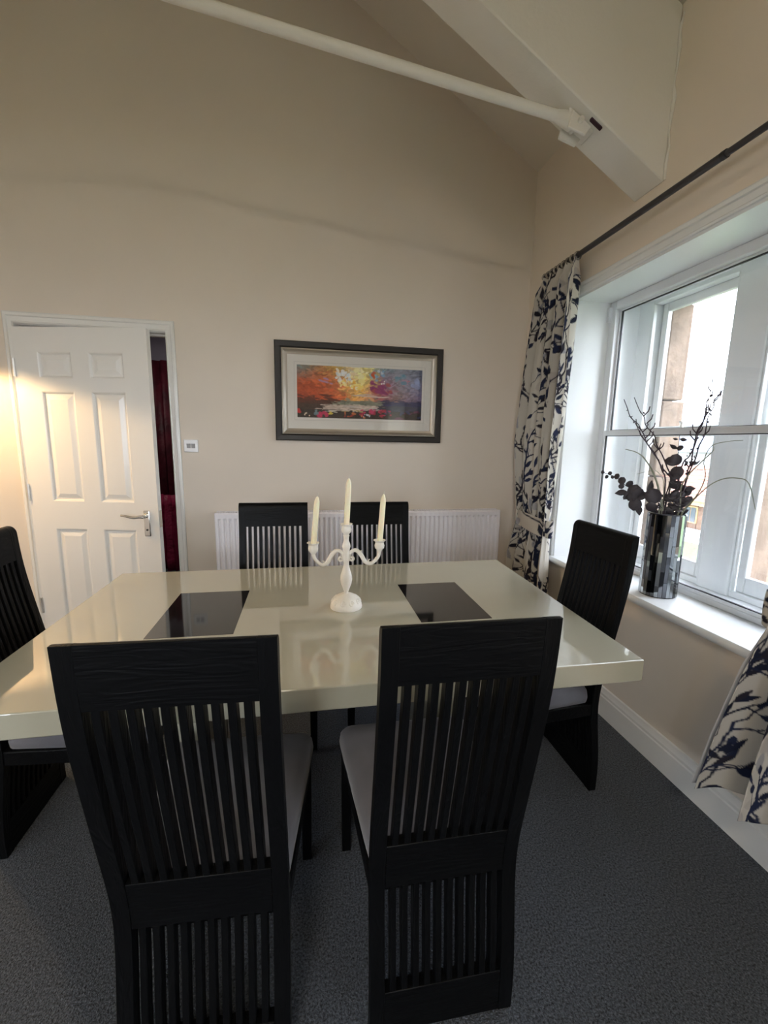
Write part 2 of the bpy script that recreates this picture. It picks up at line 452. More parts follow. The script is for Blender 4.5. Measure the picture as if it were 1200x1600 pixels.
# leaf: hinged on the left, standing a little open into the room
TH = math.radians(11.6)
LW, LH, LT = 0.762, 1.978, 0.036
leaf_pts = {'st': [(0, .135), (.325, .425), (.622, LW)], 'rl': [(0.006, .20), (.835, 1.00), (1.63, 1.705), (1.845, LH)]}
w = MB()
for u0, u1 in leaf_pts['st']: w.box(u0, u1, -LT, 0, 0.006, LH)
for z0, z1 in leaf_pts['rl']:
    w.box(.135, .325, -LT, 0, z0, z1); w.box(.425, .622, -LT, 0, z0, z1)
leaf = w.build('door_leaf', M_white, door, smooth=20, loc=(-1.606, -.004, 0))
leaf.rotation_euler = (0, 0, -TH)
for (u0, u1) in ((.135, .325), (.425, .622)):
    for (z0, z1) in ((.20, .835), (1.00, 1.63), (1.705, 1.845)):
        w = MB()
        loops = [(0, 0), (.006, .003), (.012, .011), (.020, .011), (.045, .003)]
        for side in (-1, 1):
            rings = []
            for ins, dp in loops:
                y = -LT + dp if side < 0 else -dp
                rings.append([(u0 + ins, y, z0 + ins), (u1 - ins, y, z0 + ins), (u1 - ins, y, z1 - ins), (u0 + ins, y, z1 - ins)])
            o = len(w.v); w.loft(rings, caps=False); w.f.append(tuple(o + 16 + j for j in range(4)))
        w.build('panel', M_white, leaf, smooth=12)
# lever handle on a long plate
w = MB().box(.675, .712, -LT - .009, -LT, .800, .955)
hp = w.build('handle_plate', M_chrome, leaf, bevel=.006, seg=3)
w = MB().tube([(.694, -LT - .006, .925), (.694, -LT - .045, .925)], .011, 12)
w.tube(catmull([(.702, -LT - .046, .923), (.68, -LT - .048, .925), (.64, -LT - .05, .920), (.60, -LT - .05, .927), (.566, -LT - .047, .931)]), [.011 - .0045 * i / 24 for i in range(25)], 10)
w.build('lever', M_chrome, leaf, smooth=60)
w = MB().lathe([(.0001, -.003), (.006, -.003), (.006, 0), (.0001, 0)], 10)
w.v = [(.694 + x, -LT - .009 + z, .84 + y) for x, y, z in w.v]
w.build('key_escutcheon', M_dark, leaf)
MB().box(LW, LW + .002, -LT + .006, -.006, .855, .955).build('latch_plate', M_chrome, leaf)
for z in (.35, 1.05, 1.76):
    w = MB()
    w.tube([(-.003, -LT - .004, z - .05), (-.003, -LT - .004, z + .05)], .0065, 8)
    for k in range(5): w.tube([(-.003, -LT - .004, z - .05 + .02 * k + .001), (-.003, -LT - .004, z - .032 + .02 * k)], .008, 8)
    w.build('hinge', M_brass, leaf, smooth=50)

# hall beyond
struct(MB().box(-2.6, .2, YB + .1, 5.1, -.12, 0).build('floor', M_carpet))
w = MB().box(-2.6, .2, 5.0, 5.1, 0, 2.7); w.box(-2.7, -2.6, YB + .12, 5.1, 0, 2.7); w.box(.2, .3, YB + .12, 5.1, 0, 2.7)
struct(w.build('wall_hall', M_lav))
struct(MB().box(-2.7, .3, YB + .12, 5.1, 2.6, 2.7).build('ceiling', M_lav))
w = MB(); rings = []
for i in range(61):
    x = -2.4 + i * .03; y = 4.86 + .03 * math.sin(i * 1.9) + .015 * math.sin(i * .7)
    rings.append([(x, y, .02), (x, y - .01, 1.2), (x, y, 2.16)])
w.loft(rings, caps=False, closed=False)
hc = w.build('hall_curtain', M_red, smooth=60)
hc.modifiers.new('thickness', 'SOLIDIFY').thickness = .006
tag(hc, 'dark crimson drape hanging in the hall, glimpsed through the door gap', 'curtain')
w = MB(); rings = []
for i in range(25):
    x = -1.75 + i * .03; y = 4.68 + .035 * math.sin(i * 2.3) + .02 * math.sin(i * .9)
    rings.append([(x, y + .02 * math.sin(i + k * 1.7), .0 + .115 * k) for k in range(8)])
w.loft(rings, caps=False, closed=False)
gb = w.build('wrapped_bundle', M_plastic, smooth=35)
gb.modifiers.new('thickness', 'SOLIDIFY').thickness = .006
tag(gb, 'shiny red plastic wrapped bundle low in the hall behind the door', 'bundle')

# ------------------------------------------------------------------ window_1
win = struct(empty('window_1', (XR, 0, 0)))
XG, XS = 0.25, 0.45           # secondary glazing plane and sash plane, measured outwards from the wall face
ya, yb, zb, zt = WIN[0], WIN[1], 0.70, WIN[3]
w = MB()
w.box(0, .44, yb - .012, yb, zb, zt); w.box(0, .44, ya, ya + .012, zb, zt); w.box(0, .44, ya, yb, zt - .012, zt)
w.box(XG, .50, ya, yb, .665, zb)
w.build('reveal_lining', M_frame, win, smooth=30)
w = MB(); rings = []
for y in (ya - .03, yb + .03):
    rings.append([(XG + .01, y, .665), (-.022, y, .665), (-.030, y, .672), (-.033, y, .682), (-.030, y, .693), (-.022, y, .70), (XG + .01, y, .70)])
w.loft(rings); w.build('window_sill', M_frame, win, smooth=40)
architrave('architrave', (ya - .06, yb + .062, zt + .062), (ya, yb, zt), win, M_frame, axis='x', base=0, sign=-1, legs_to=.70, d=.018)
# secondary glazing: fixed outer frame, two sliding panels meeting at the middle rail
w = MB()
f = .045
w.box(XG - .025, XG + .03, ya + .012, ya + .012 + f, zb, zt - .012); w.box(XG - .025, XG + .03, yb - .012 - f, yb - .012, zb, zt - .012)
w.box(XG - .025, XG + .03, ya + .012 + f, yb - .012 - f, zt - .012 - f, zt - .012); w.box(XG - .025, XG + .03, ya + .012 + f, yb - .012 - f, zb, zb + .028)
sec = w.build('secondary_frame', M_alu, win, bevel=.004)
w = MB().box(XG - .045, XG - .02, yb - .03, yb - .012, 2.08, 2.16); w.build('catch', M_alu, sec, bevel=.003)
gy0, gy1 = ya + .057, yb - .057
def panel(name, x, z0, z1, rb, rt):
    w = MB(); e = .012
    w.box(x - .012, x + .012, gy0, gy0 + e, z0, z1); w.box(x - .012, x + .012, gy1 - e, gy1, z0, z1)
    w.box(x - .012, x + .012, gy0 + e, gy1 - e, z0, z0 + rb); w.box(x - .012, x + .012, gy0 + e, gy1 - e, z1 - rt, z1)
    p = w.build(name, M_alu, win, bevel=.002)
    MB().box(x - .002, x + .002, gy0 + e, gy1 - e, z0 + rb, z1 - rt).build('pane', M_glass, p)
    s = MB(); k = .004
    s.box(x - .0050, x + .0050, gy0 + e, gy0 + e + k, z0 + rb, z1 - rt); s.box(x - .0050, x + .0050, gy1 - e - k, gy1 - e, z0 + rb, z1 - rt)
    s.box(x - .0050, x + .0050, gy0 + e + k, gy1 - e - k, z0 + rb, z0 + rb + k); s.box(x - .0050, x + .0050, gy0 + e + k, gy1 - e - k, z1 - rt - k, z1 - rt)
    s.build('glazing_seal', M_dark, p)
panel('secondary_upper', XG + .013, 1.440, zt - .012 - f, .030, .010)
panel('secondary_lower', XG - .013, zb + .028, 1.470, .014, .030)
# sash windows: box frame, mullion, two lights of two sashes each
w = MB()
x0s, x1s = XS - .03, XS + .07
w.box(x0s, x1s, 2.225, yb, zb, zt); w.box(x0s, x1s, ya, 1.071, zb, zt); w.box(x0s, x1s, 1.071, 2.225, zt - .035, zt)
w.box(x0s, x1s + .02, 1.071, 2.225, zb, zb + .03)
w.build('box_frame', M_frame, win, bevel=.004)
w = MB().box(XS - .045, x1s, 1.570, 1.727, zb, zt)
w.build('mullion', M_frame, win, bevel=.006)
for y in (1.559, 1.727, 2.214, 1.071):
    MB().box(XS - .038, XS - .014, y, y + .011, zb + .03, zt - .035).build('sash_bead', M_frame, win, bevel=.004)
for (l0, l1, tail) in ((1.738, 2.214, 'a'), (1.082, 1.559, 'b')):
    for (z0, z1, x, rb, rt) in ((zb + .03, 1.475, XS, .075, .038), (1.455, zt - .035, XS + .034, .038, .045)):
        w = MB(); st = .036
        w.box(x - .014, x + .016, l0, l0 + st, z0, z1); w.box(x - .014, x + .016, l1 - st, l1, z0, z1)
        w.box(x - .014, x + .016, l0 + st, l1 - st, z0, z0 + rb); w.box(x - .014, x + .016, l0 + st, l1 - st, z1 - rt, z1)
        low = z0 < 1
        s = w.build('lower_sash' if low else 'upper_sash', M_frame, win, bevel=.005)
        MB().box(x, x + .004, l0 + st, l1 - st, z0 + rb, z1 - rt).build('pane', M_glass, s)
        if low:
            yc = (l0 + l1) / 2
            q = MB().box(x - .02, x + .025, yc - .03, yc + .03, z1, z1 + .008)
            q.lathe([(.0001, 0), (.009, 0), (.007, .02), (.014, .026), (.014, .034), (.0001, .036)], 12, (x, yc, z1 + .008))
            q.build('sash_fastener', M_brass, s, smooth=40)
        else:
            for yy in (l0 + .004, l1 - .034):   # moulded sash horns
                q = MB(); rr = []
                for dz, dd in ((0, .03), (-.02, .03), (-.035, .022), (-.05, .026), (-.065, .016), (-.075, .004)):
                    rr.append([(x - .03, yy, z0 + dz), (x - .03 + dd, yy, z0 + dz), (x - .03 + dd, yy + .03, z0 + dz), (x - .03, yy + .03, z0 + dz)])
                q.loft(rr); q.build('sash_horn', M_frame, s)
# stone surround outside
w = MB()
xs0, xs1 = xo - XR, xo - XR + .14
w.box(xs0, xs1, ya - .3, yb + .3, zt - .03, zt + .3); w.box(xs0, xs1 + .05, ya - .3, yb + .3, .45, zb + .01)
w.box(xs0, xs1, 1.58, 1.715, zb + .01, zt - .03)
ss = w.build('stone_surround', M_stone, win, bevel=.008)
for (q0, q1) in ((2.175, 2.62), (.68, 1.12)):
    for (k0, k1, j) in ((zb + .012, 1.205, 0), (1.213, 1.640, .004), (1.648, zt - .032, -.003)):
        MB().box(xs0, xs1 + j, q0 - j, q1, k0, k1).build('stone_block', M_stone, ss, bevel=.008)

# plainer window behind the photographer, and two windows added for extra daylight
def simple_window(name, horizontal, a0, a1, z0, z1, at, nb):
    r = struct(empty(name, (0, 0, 0)))
    def bx(w, a, b, c, d, t0=-.03, t1=.03):
        return w.box(at + t0, at + t1, a, b, c, d) if not horizontal else w.box(a, b, at + t0, at + t1, c, d)
    w = MB(); e = .06
    bx(w, a0, a0 + e, z0, z1); bx(w, a1 - e, a1, z0, z1); bx(w, a0 + e, a1 - e, z0, z0 + e); bx(w, a0 + e, a1 - e, z1 - e, z1)
    for k in range(1, nb):
        c = a0 + (a1 - a0) * k / nb; bx(w, c - .03, c + .03, z0 + e, z1 - e)
    w.build('window_frame', M_frame, r, bevel=.004)
    for k in range(nb):
        p0 = a0 + (a1 - a0) * k / nb + (.06 if k == 0 else .03); p1 = a0 + (a1 - a0) * (k + 1) / nb - (.06 if k == nb - 1 else .03)
        bx(MB(), p0, p1, z0 + e, z1 - e, -.002, .002).build('pane', M_glass, r)
    return r
r2 = simple_window('window_2', False, WIN2[0], WIN2[1], .70, WIN2[3], XR + .35, 2)
w = MB().box(XR - .03, XR + .4, WIN2[0], WIN2[1], .665, .70); w.build('window_sill', M_frame, r2, bevel=.004)

simple_window('window_fill_front', True, fo[0], fo[1], fo[2], fo[3], YF - .05, 2)  # added window, brings fill daylight from behind the photographer
simple_window('window_fill_left', False, lo[0], lo[1], lo[2], lo[3], XL - .05, 2)  # added window, fills the window wall with daylight from the left

# ------------------------------------------------------------------ dining table
tab = empty('dining_table', (0.08, 1.54, 0))
def TL(x, y, z): return (x - .08, y - 1.54, z)
q = [(-.842, 1.006), (.973, 1.006), (1.013, 2.094), (-.845, 2.073)]
w = MB().hexa([TL(x, y, .693) for x, y in q], [TL(x, y, .76) for x, y in q])
w.build('tabletop', M_cream, tab, bevel=.004, seg=3)
for x0, x1, y0, y1 in ((-.508, -.240, 1.352, 1.762), (.388, .652, 1.354, 1.756)):
    MB().box(*[v for v in (x0 - .08, x1 - .08, y0 - 1.54, y1 - 1.54, .752, .7606)]).build('inlay_panel', M_inlay, tab)
for x in (-.40, .50):
    w = MB().box(x - .08 - .05, x - .08 + .05, -.20, .20, .03, .695); w.box(x - .08 - .09, x - .08 + .09, -.28, .28, 0, .03)
    w.build('leg', M_cream, tab, bevel=.004)
MB().box(-.40 - .08, .50 - .08, -.03, .03, .60, .66).build('stretcher', M_cream, tab, bevel=.004)
tag(tab, 'large cream lacquered dining table with two black glass inlays in its thick top', 'table')

# ------------------------------------------------------------------ dining chairs
PZ = [0, .07, .14, .25, .37, .45, .52, .64, .75, .86, .93, 1.0, 1.06]
PY = [0, -.002, 0, .015, .030, .026, .012, -.012, -.033, -.053, -.062, -.067, -.070]
def back_y(z): return float(np.interp(z, PZ, PY))
_zz = np.linspace(0, 1.06, 107); _yy = np.interp(_zz, PZ, PY)
for _ in range(3): _yy = np.convolve(np.pad(_yy, 4, mode='reflect', reflect_type='odd'), np.ones(9) / 9, 'valid')
def back_y(z): return float(np.interp(z, _zz, _yy))
CW, CT = 0.177, 0.030           # half width, thickness of the back


def curved_bar(w, x0, x1, z0, z1, n, t0=0.0, t1=CT, round_top=False):
    rings = []
    for i in range(n + 1):
        z = z0 + (z1 - z0) * i / n; y = back_y(z)
        rings.append([(x0, y + t0, z), (x1, y + t0, z), (x1, y + t1, z), (x0, y + t1, z)])
    if round_top:
        rings = [r for r in rings if r[0][2] < z1 - .026]
        for k in range(0, 7):
            a = k / 6 * PI / 2; z = z1 - .026 + .026 * math.sin(a); y = back_y(z)
            tt = t1 - .024 * (1 - math.cos(a))
            rings.append([(x0, y + t0, z), (x1, y + t0, z), (x1, y + tt, z), (x0, y + tt, z)])
    w.loft(rings)
    return w


def make_chair(label, group, rz, loc):
    r = empty('dining_chair', loc, rz); tag(r, label, 'chair', group); kids[r] = []
    def part(w, name, M, **k):
        o = w.build(name, M, r, **k); kids[r].append(o); return o
    sw = .034
    for s in (-1, 1):
        x0, x1 = (-CW, -CW + sw) if s < 0 else (CW - sw, CW)
        part(curved_bar(MB(), x0, x1, 0, 1.052, 44, round_top=True), 'stile', M_ashz, bevel=.0025, smooth=35)
    xi = CW - sw
    part(curved_bar(MB(), -xi, xi, .930, 1.052, 12, .0008, CT - .0008, round_top=True), 'top_rail', M_ashx, smooth=35)
    part(curved_bar(MB(), -xi, xi, .375, .497, 8, .0008, CT - .0008), 'middle_rail', M_ashx, bevel=.002, smooth=35)
    part(curved_bar(MB(), -xi, xi, 0.0, .118, 6, .0008, CT - .0008), 'bottom_rail', M_ashx, bevel=.002, smooth=35)
    gap, sl = .0126, (2 * xi - 11 * .0126) / 10
    for i in range(10):
        a = -xi + gap * (i + 1) + sl * i
        part(curved_bar(MB(), a, a + sl, .490, .936, 16, .002, CT - .002), 'slat', M_ashz, bevel=.0015, smooth=35)
    for i in range(10):
        a = -xi + gap * (i + 1) + sl * i
        part(curved_bar(MB(), a, a + sl, .112, .382, 10, .002, CT - .002), 'slat', M_ashz, bevel=.0015, smooth=35)
    # seat rails
    yb0, yf = back_y(.36) + CT, .505
    w = MB(); hb, hf = CW - .002, .211
    b = [(-hb, yb0 - .002), (hb, yb0 - .002), (hf, yf), (-hf, yf)]
    w.hexa([(x, y, .335) for x, y in b], [(x, y, .388) for x, y in b])
    part(w, 'seat_frame', M_ashx, bevel=.006, seg=3)
    # padded seat
    def outline(ins, z):
        pts = []; rad = .03
        hb2, hf2, y0, y1 = hb - ins, hf + .006 - ins, yb0 + .006 + ins, yf + .006 - ins
        cs = [(-hb2, y0, 180), (hb2, y0, 270), (hf2, y1, 0), (-hf2, y1, 90)]
        for (cx, cy, a0) in cs:
            ox = cx + (rad if cx < 0 else -rad); oy = cy + (rad if cy < .2 else -rad)
            for k in range(5):
                a = math.radians(a0 + 90 * k / 4); pts.append((ox + rad * math.cos(a), oy + rad * math.sin(a), z))
        return pts
    w = MB()
    w.loft([outline(.012, .386), outline(.002, .393), outline(0, .412), outline(.003, .436), outline(.012, .451), outline(.032, .460), outline(.07, .464), outline(.12, .466)])
    part(w, 'seat', M_cushion, smooth=60)
    for s in (-1, 1):
        w = MB(); xc = s * (.211 - .018)
        w.loft([[(xc - h, yf - .022 - h, z), (xc + h, yf - .022 - h, z), (xc + h, yf - .022 + h, z), (xc - h, yf - .022 + h, z)] for z, h in ((0, .0145), (.2, .016), (.34, .0165))])
        part(w, 'leg', M_ashz, bevel=.002)
    return r


ch0 = make_chair('black slatted dining chair with its back to us, left of the near pair', 'chairs around the dining table', -.042, (-.2265, .770, 0))
def chair(x, y, rz, label):
    c = copy_tree(ch0); c.location = (x, y, 0); c.rotation_euler = (0, 0, rz); c['label'] = label; return c
chair(.3065, .770, -.010, 'black slatted dining chair with its back to us, right of the near pair')
chair(-.175, 2.238, PI, 'black slatted dining chair across the table before the radiator, left of the candelabra')
chair(.379, 2.238, PI, 'black slatted dining chair across the table, partly behind the white candelabra and its candles')
chair(1.138, 1.515, PI / 2, 'black slatted dining chair at the table end under the window sill, below the mirrored vase')
chair(-1.017, 1.572, -PI / 2, 'black slatted dining chair at the table end by the door, cut by the picture edge')

# ------------------------------------------------------------------ candelabra and candles
cx, cy = .141, 1.534
cd = empty('candelabra', (cx, cy, .7605))
def Z(z): return z - .7605
prof = [(.0001, 0), (.060, 0), (.0605, .006), (.058, .016), (.052, .030), (.042, .040), (.034, .045), (.024, .050), (.012, .055)]
w = MB().lathe([(r, z) for r, z in prof] + [(.0001, .056)], 40)
bs = w.build('base', M_shabby, cd, smooth=50)
w = MB()     # raised scroll ornament round the base
for k in range(10):
    a0 = 2 * PI * k / 10; pts = []
    for j in range(15):
        t = j / 14; rr = .011 * (1 - .75 * t); th = 2 * PI * 1.3 * t
        u = rr * math.cos(th); v = rr * math.sin(th)
        s = .028 + v; rad = np.interp(s, [.010, .016, .030, .040], [.0592, .058, .052, .042]); zz_ = np.interp(s, [.010, .040], [.010, .040])
        a = a0 + u / .054; pts.append((rad * math.cos(a), rad * math.sin(a), zz_))
    w.tube(pts, .0026, 5)
w.build('scroll_ornament', M_shabby, bs, smooth=60)
w = MB().lathe([(.010, Z(.812)), (.008, Z(.820)), (.012, Z(.832)), (.019, Z(.850)), (.0225, Z(.868)), (.021, Z(.885)), (.015, Z(.905)), (.0105, Z(.922)), (.010, Z(.936)),
                (.015, Z(.945)), (.016, Z(.958)), (.012, Z(.972)), (.013, Z(.985)), (.016, Z(.995)), (.014, Z(1.006)), (.009, Z(1.018)), (.0095, Z(1.030)), (.012, Z(1.038))], 24)
w.build('stem', M_shabby, cd, smooth=60)
def cup(x, z):
    return MB().lathe([(.0001, Z(z) - .042), (.008, Z(z) - .042), (.010, Z(z) - .037), (.017, Z(z) - .030), (.019, Z(z) - .020), (.016, Z(z) - .010), (.018, Z(z) - .004), (.0235, Z(z)), (.0225, Z(z) + .0015),
                       (.0135, Z(z) - .004), (.0125, Z(z) - .022), (.0001, Z(z) - .022)], 24, (x, 0, 0)).build('candle_cup', M_shabby, cd, smooth=50)
cup(0, 1.080); cup(-.121, 1.012); cup(.125, 1.016)
for s, dx, zc in ((-1, .121, 1.012), (1, .125, 1.016)):
    pts = catmull([(s * dx, 0, Z(zc) - .040), (s * (dx - .006), 0, Z(.950)), (s * (dx - .030), 0, Z(.928)), (s * .072, 0, Z(.934)), (s * .055, 0, Z(.962)), (s * .036, 0, Z(.980)), (s * .018, 0, Z(.974)), (s * .010, 0, Z(.955))], 5)
    n = len(pts); w = MB().tube(pts, [.0075 - .001 * math.sin(i / n * 9) for i in range(n)], 10)
    w.tube(catmull([(s * .012, 0, Z(.946)), (s * .022, 0, Z(.940)), (s * .028, 0, Z(.947)), (s * .023, 0, Z(.955)), (s * .018, 0, Z(.950))], 4), .004, 8)
    for (px, pz, d) in ((.050, .966, 1), (.080, .931, 1), (.108, .940, 1)):
        w.tube([(s * px, 0, Z(pz)), (s * (px + .004), 0, Z(pz) + .010 * d), (s * (px + .010), 0, Z(pz) + .013 * d)], [.004, .003, .001], 6)
    w.build('arm', M_shabby, cd, smooth=60)
tag(cd, 'white painted three-armed candelabra with scrolled arms standing at the middle of the table', 'candelabra')
def candle(x, z0, z1, tilt, label):
    h = z1 - z0
    o = MB().lathe([(.0001, 0), (.0092, 0), (.0100, .012), (.0106, .05), (.0102, h - .030), (.0092, h - .017), (.0055, h - .005), (.0020, h), (.0001, h + .0005)], 20).build('candle', M_wax, None, smooth=50, loc=(cx + x, cy, z0))
    MB().tube([(0, 0, h - .002), (.001, 0, h + .008), (.002, 0, h + .013)], .0013, 6).build('wick', M_wick, o)
    o.rotation_euler = (0, tilt, 0); tag(o, label, 'candle', 'candles in the candelabra')
candle(0, 1.060, 1.248, .045, 'cream unlit taper candle, the tallest, in the central cup of the candelabra')
candle(-.121, .992, 1.183, .085, 'cream unlit taper candle in the left arm of the candelabra, nearer the door')
candle(.125, .996, 1.190, .065, 'cream unlit taper candle in the right arm of the candelabra, nearer the window')

# ------------------------------------------------------------------ picture
pc = empty('framed_picture', (.356, YB, 1.687))
w_, h_ = .548, .307
def ring(w, ow, oh, prof):
    rings = []
    for sx, sz in ((-1, -1), (1, -1), (1, 1), (-1, 1)):
        rings.append([(sx * (ow - d), -t, sz * (oh - d)) for d, t in prof])
    rings.append(rings[0]); w.loft(rings, caps=False); return w
ring(MB(), w_, h_, [(0, 0), (0, .026), (.006, .032), (.034, .029), (.042, .022), (.042, 0), (0, 0)]).build('frame', M_blackframe, pc, smooth=30)
ring(MB(), w_ - .042, h_ - .042, [(0, .0), (0, .023), (.008, .026), (.016, .020), (.028, .014), (.036, .012), (.036, 0), (0, 0)]).build('slip', M_silver, pc, smooth=30)
aw, ah, az, ax = .4115, .1635, .005, -.0005
w = MB(); iw, ih = w_ - .078, h_ - .078
for x0, x1, z0, z1 in ((-iw, -aw, -ih, ih), (aw, iw, -ih, ih), (-aw, aw, ah + az, ih), (-aw, aw, -ih, -ah + az)):
    w.box(x0, x1, -.010, -.006, z0, z1)
mt = w.build('mount', M_mount, pc)
w = MB(); e = .016
for x0, x1, z0, z1 in ((-aw - e, aw + e, ah + az + e, ah + az + e + .0015), (-aw - e, aw + e, -ah + az - e - .0015, -ah + az - e), (-aw - e - .0015, -aw - e, -ah + az - e, ah + az + e), (aw + e, aw + e + .0015, -ah + az - e, ah + az + e)):
    w.box(x0, x1, -.0104, -.0098, z0, z1)
w.build('mount_line', M_line, mt)


def paint_landscape(nx, nz):
    """loose abstract sunset over water, laid down as broad random brush dabs"""
    rg = np.random.default_rng(11)
    img = np.zeros((nz, nx, 3)); U, V = np.meshgrid(np.linspace(0, 1, nx), np.linspace(0, 1, nz))
    def base(u, v):
        if v > .36:                                   # sky
            t = np.clip(u, 0, 1)
            keys = [0, .18, .34, .45, .55, .66, .8, 1]
            low = np.array([(.42, .07, .03), (.55, .10, .03), (.62, .16, .05), (.80, .42, .12), (.70, .36, .20), (.40, .12, .14), (.36, .22, .22), (.16, .13, .25)])
            mid = np.array([(.50, .10, .03), (.58, .13, .04), (.62, .22, .10), (.88, .66, .25), (.85, .60, .22), (.30, .06, .16), (.33, .30, .36), (.24, .25, .36)])
            top = np.array([(.16, .32, .33), (.42, .22, .10), (.70, .50, .14), (.80, .78, .66), (.80, .72, .30), (.22, .35, .42), (.24, .28, .34), (.17, .20, .28)])
            s = (v - .36) / .64
            f = lambda A: np.array([np.interp(t, keys, A[:, k]) for k in range(3)])
            return f(low) * (1 - s * 2) + f(mid) * s * 2 if s < .5 else f(mid) * (2 - 2 * s) + f(top) * (2 * s - 1)
        if v > .27: return np.array((.10, .03, .02)) if u < .30 else (np.array((.24, .26, .20)) if u < .68 else np.array((.035, .04, .13)))
        if v > .16: return np.array((.06, .03, .025)) if u < .2 else (np.array((.55, .46, .40)) if u < .64 else np.array((.05, .06, .10)))
        return np.array((.035, .025, .025))
    def dab(cx, cz, rx, rz, ang, col, hard=.75):
        x0, x1 = max(0, int((cx - rx * 1.2) * nx)), min(nx, int((cx + rx * 1.2) * nx) + 1)
        rr = max(rx * .6, rz * 1.3)
        z0, z1 = max(0, int((cz - rr * 1.6) * nz)), min(nz, int((cz + rr * 1.6) * nz) + 1)
        if x1 <= x0 or z1 <= z0: return
        du = U[z0:z1, x0:x1] - cx; dv = (V[z0:z1, x0:x1] - cz) / 2.5
        a = du * math.cos(ang) + dv * math.sin(ang); b = -du * math.sin(ang) + dv * math.cos(ang)
        k = np.clip((1 - (a / rx) ** 2 - (b / (rz / 2.5)) ** 2) * 3, 0, 1)[..., None] * hard
        img[z0:z1, x0:x1] = img[z0:z1, x0:x1] * (1 - k) + col * k
    for j in range(nz):
        for i in range(0, nx, 4): img[j, i:i + 4] = base(i / nx, j / nz)
    for _ in range(3200):
        u, v = rg.random(), rg.random()
        sky = v > .37
        c = base(np.clip(u + rg.normal(0, .03), 0, 1), np.clip(v + rg.normal(0, .03 if sky else .01), 0, 1)) * rg.uniform(.6, 1.4)
        dab(u, v, rg.uniform(.008, .038), rg.uniform(.010, .035) if sky else rg.uniform(.006, .014), rg.uniform(-.7, .7) if sky else rg.normal(0, .05), np.clip(c, 0, 1))
    def many(n, u0, u1, v0, v1, cols, rx, rz, ang=(-.5, .5), hard=.85):
        for _ in range(n):
            dab(rg.uniform(u0, u1), rg.uniform(v0, v1), rg.uniform(*rx), rg.uniform(*rz), rg.uniform(*ang), np.array(cols[rg.integers(len(cols))]), hard)
    many(26, .30, .41, .72, .93, [(.80, .82, .84), (.70, .76, .80), (.86, .84, .76)], (.006, .022), (.015, .05), (-1.2, 1.2))
    many(34, .33, .52, .56, .76, [(.92, .80, .40), (.90, .74, .22), (.92, .88, .74), (.85, .50, .10)], (.006, .022), (.012, .04), (-1, 1))
    many(9, .45, .56, .72, .95, [(.86, .76, .34), (.88, .82, .50)], (.012, .03), (.03, .05))
    many(5, .54, .62, .82, .95, [(.18, .42, .52), (.25, .48, .56)], (.008, .02), (.02, .05))
    many(4, .585, .625, .72, .92, [(.60, .12, .03)], (.008, .016), (.03, .06))
    many(7, .60, .68, .74, .95, [(.22, .40, .58), (.55, .62, .70)], (.006, .015), (.02, .04))
    many(26, .58, .76, .52, .72, [(.26, .03, .16), (.33, .05, .18), (.42, .10, .10)], (.015, .04), (.02, .05), (-.7, -.2))
    many(8, .78, .90, .66, .80, [(.55, .22, .28), (.46, .28, .38)], (.008, .02), (.01, .03))
    many(8, .78, .88, .72, .88, [(.12, .28, .38), (.20, .32, .42)], (.01, .03), (.02, .05))
    many(8, .92, .99, .52, .8, [(.34, .40, .62), (.28, .32, .50)], (.008, .02), (.04, .08), (.5, 1.2))
    many(6, .18, .27, .66, .76, [(.45, .28, .45)], (.015, .03), (.012, .025), (-.5, -.2))
    many(8, .45, .72, .43, .48, [(.66, .52, .44), (.60, .50, .46)], (.04, .09), (.008, .016), (-.1, .1))
    many(10, .36, .62, .20, .28, [(.70, .62, .50), (.62, .58, .56)], (.02, .08), (.004, .010), (-.05, .05))
    many(6, .15, .55, .10, .17, [(.78, .62, .30), (.75, .72, .60)], (.015, .05), (.004, .009), (-.04, .04))
    many(26, .5, .75, .06, .18, [(.55, .03, .10), (.60, .06, .16), (.45, .02, .07)], (.008, .025), (.012, .03))
    many(12, .36, .58, .02, .12, [(.55, .10, .03), (.60, .20, .06), (.35, .03, .03)], (.006, .018), (.012, .03))
    many(5, .17, .25, .02, .12, [(.58, .03, .12), (.50, .02, .10)], (.015, .03), (.03, .05))
    many(4, .0, .035, .10, .2, [(.58, .03, .04)], (.01, .02), (.02, .05))
    many(4, .25, .28, .08, .16, [(.70, .55, .08)], (.008, .014), (.015, .03))
    many(4, .13, .16, .08, .16, [(.16, .26, .28)], (.008, .014), (.02, .04))
    many(6, .03, .12, .03, .10, [(.75, .62, .45)], (.003, .006), (.01, .02))
    many(14, .70, .99, .02, .20, [(.05, .07, .16), (.10, .08, .18), (.16, .04, .10)], (.01, .03), (.01, .03))
    many(5, .52, .6, .04, .12, [(.60, .66, .70)], (.004, .01), (.01, .025))
    many(3, .66, .70, .70, .76, [(.85, .83, .80)], (.006, .010), (.015, .02))
    many(16, .70, .99, .28, .38, [(.03, .035, .12), (.05, .05, .18)], (.02, .05), (.012, .03), (-.05, .15))
    many(12, .0, .3, .30, .44, [(.16, .03, .02), (.10, .025, .02)], (.03, .06), (.015, .03), (-.25, -.05))
    return np.clip(img ** 1.15 * 1.12, 0, 1)


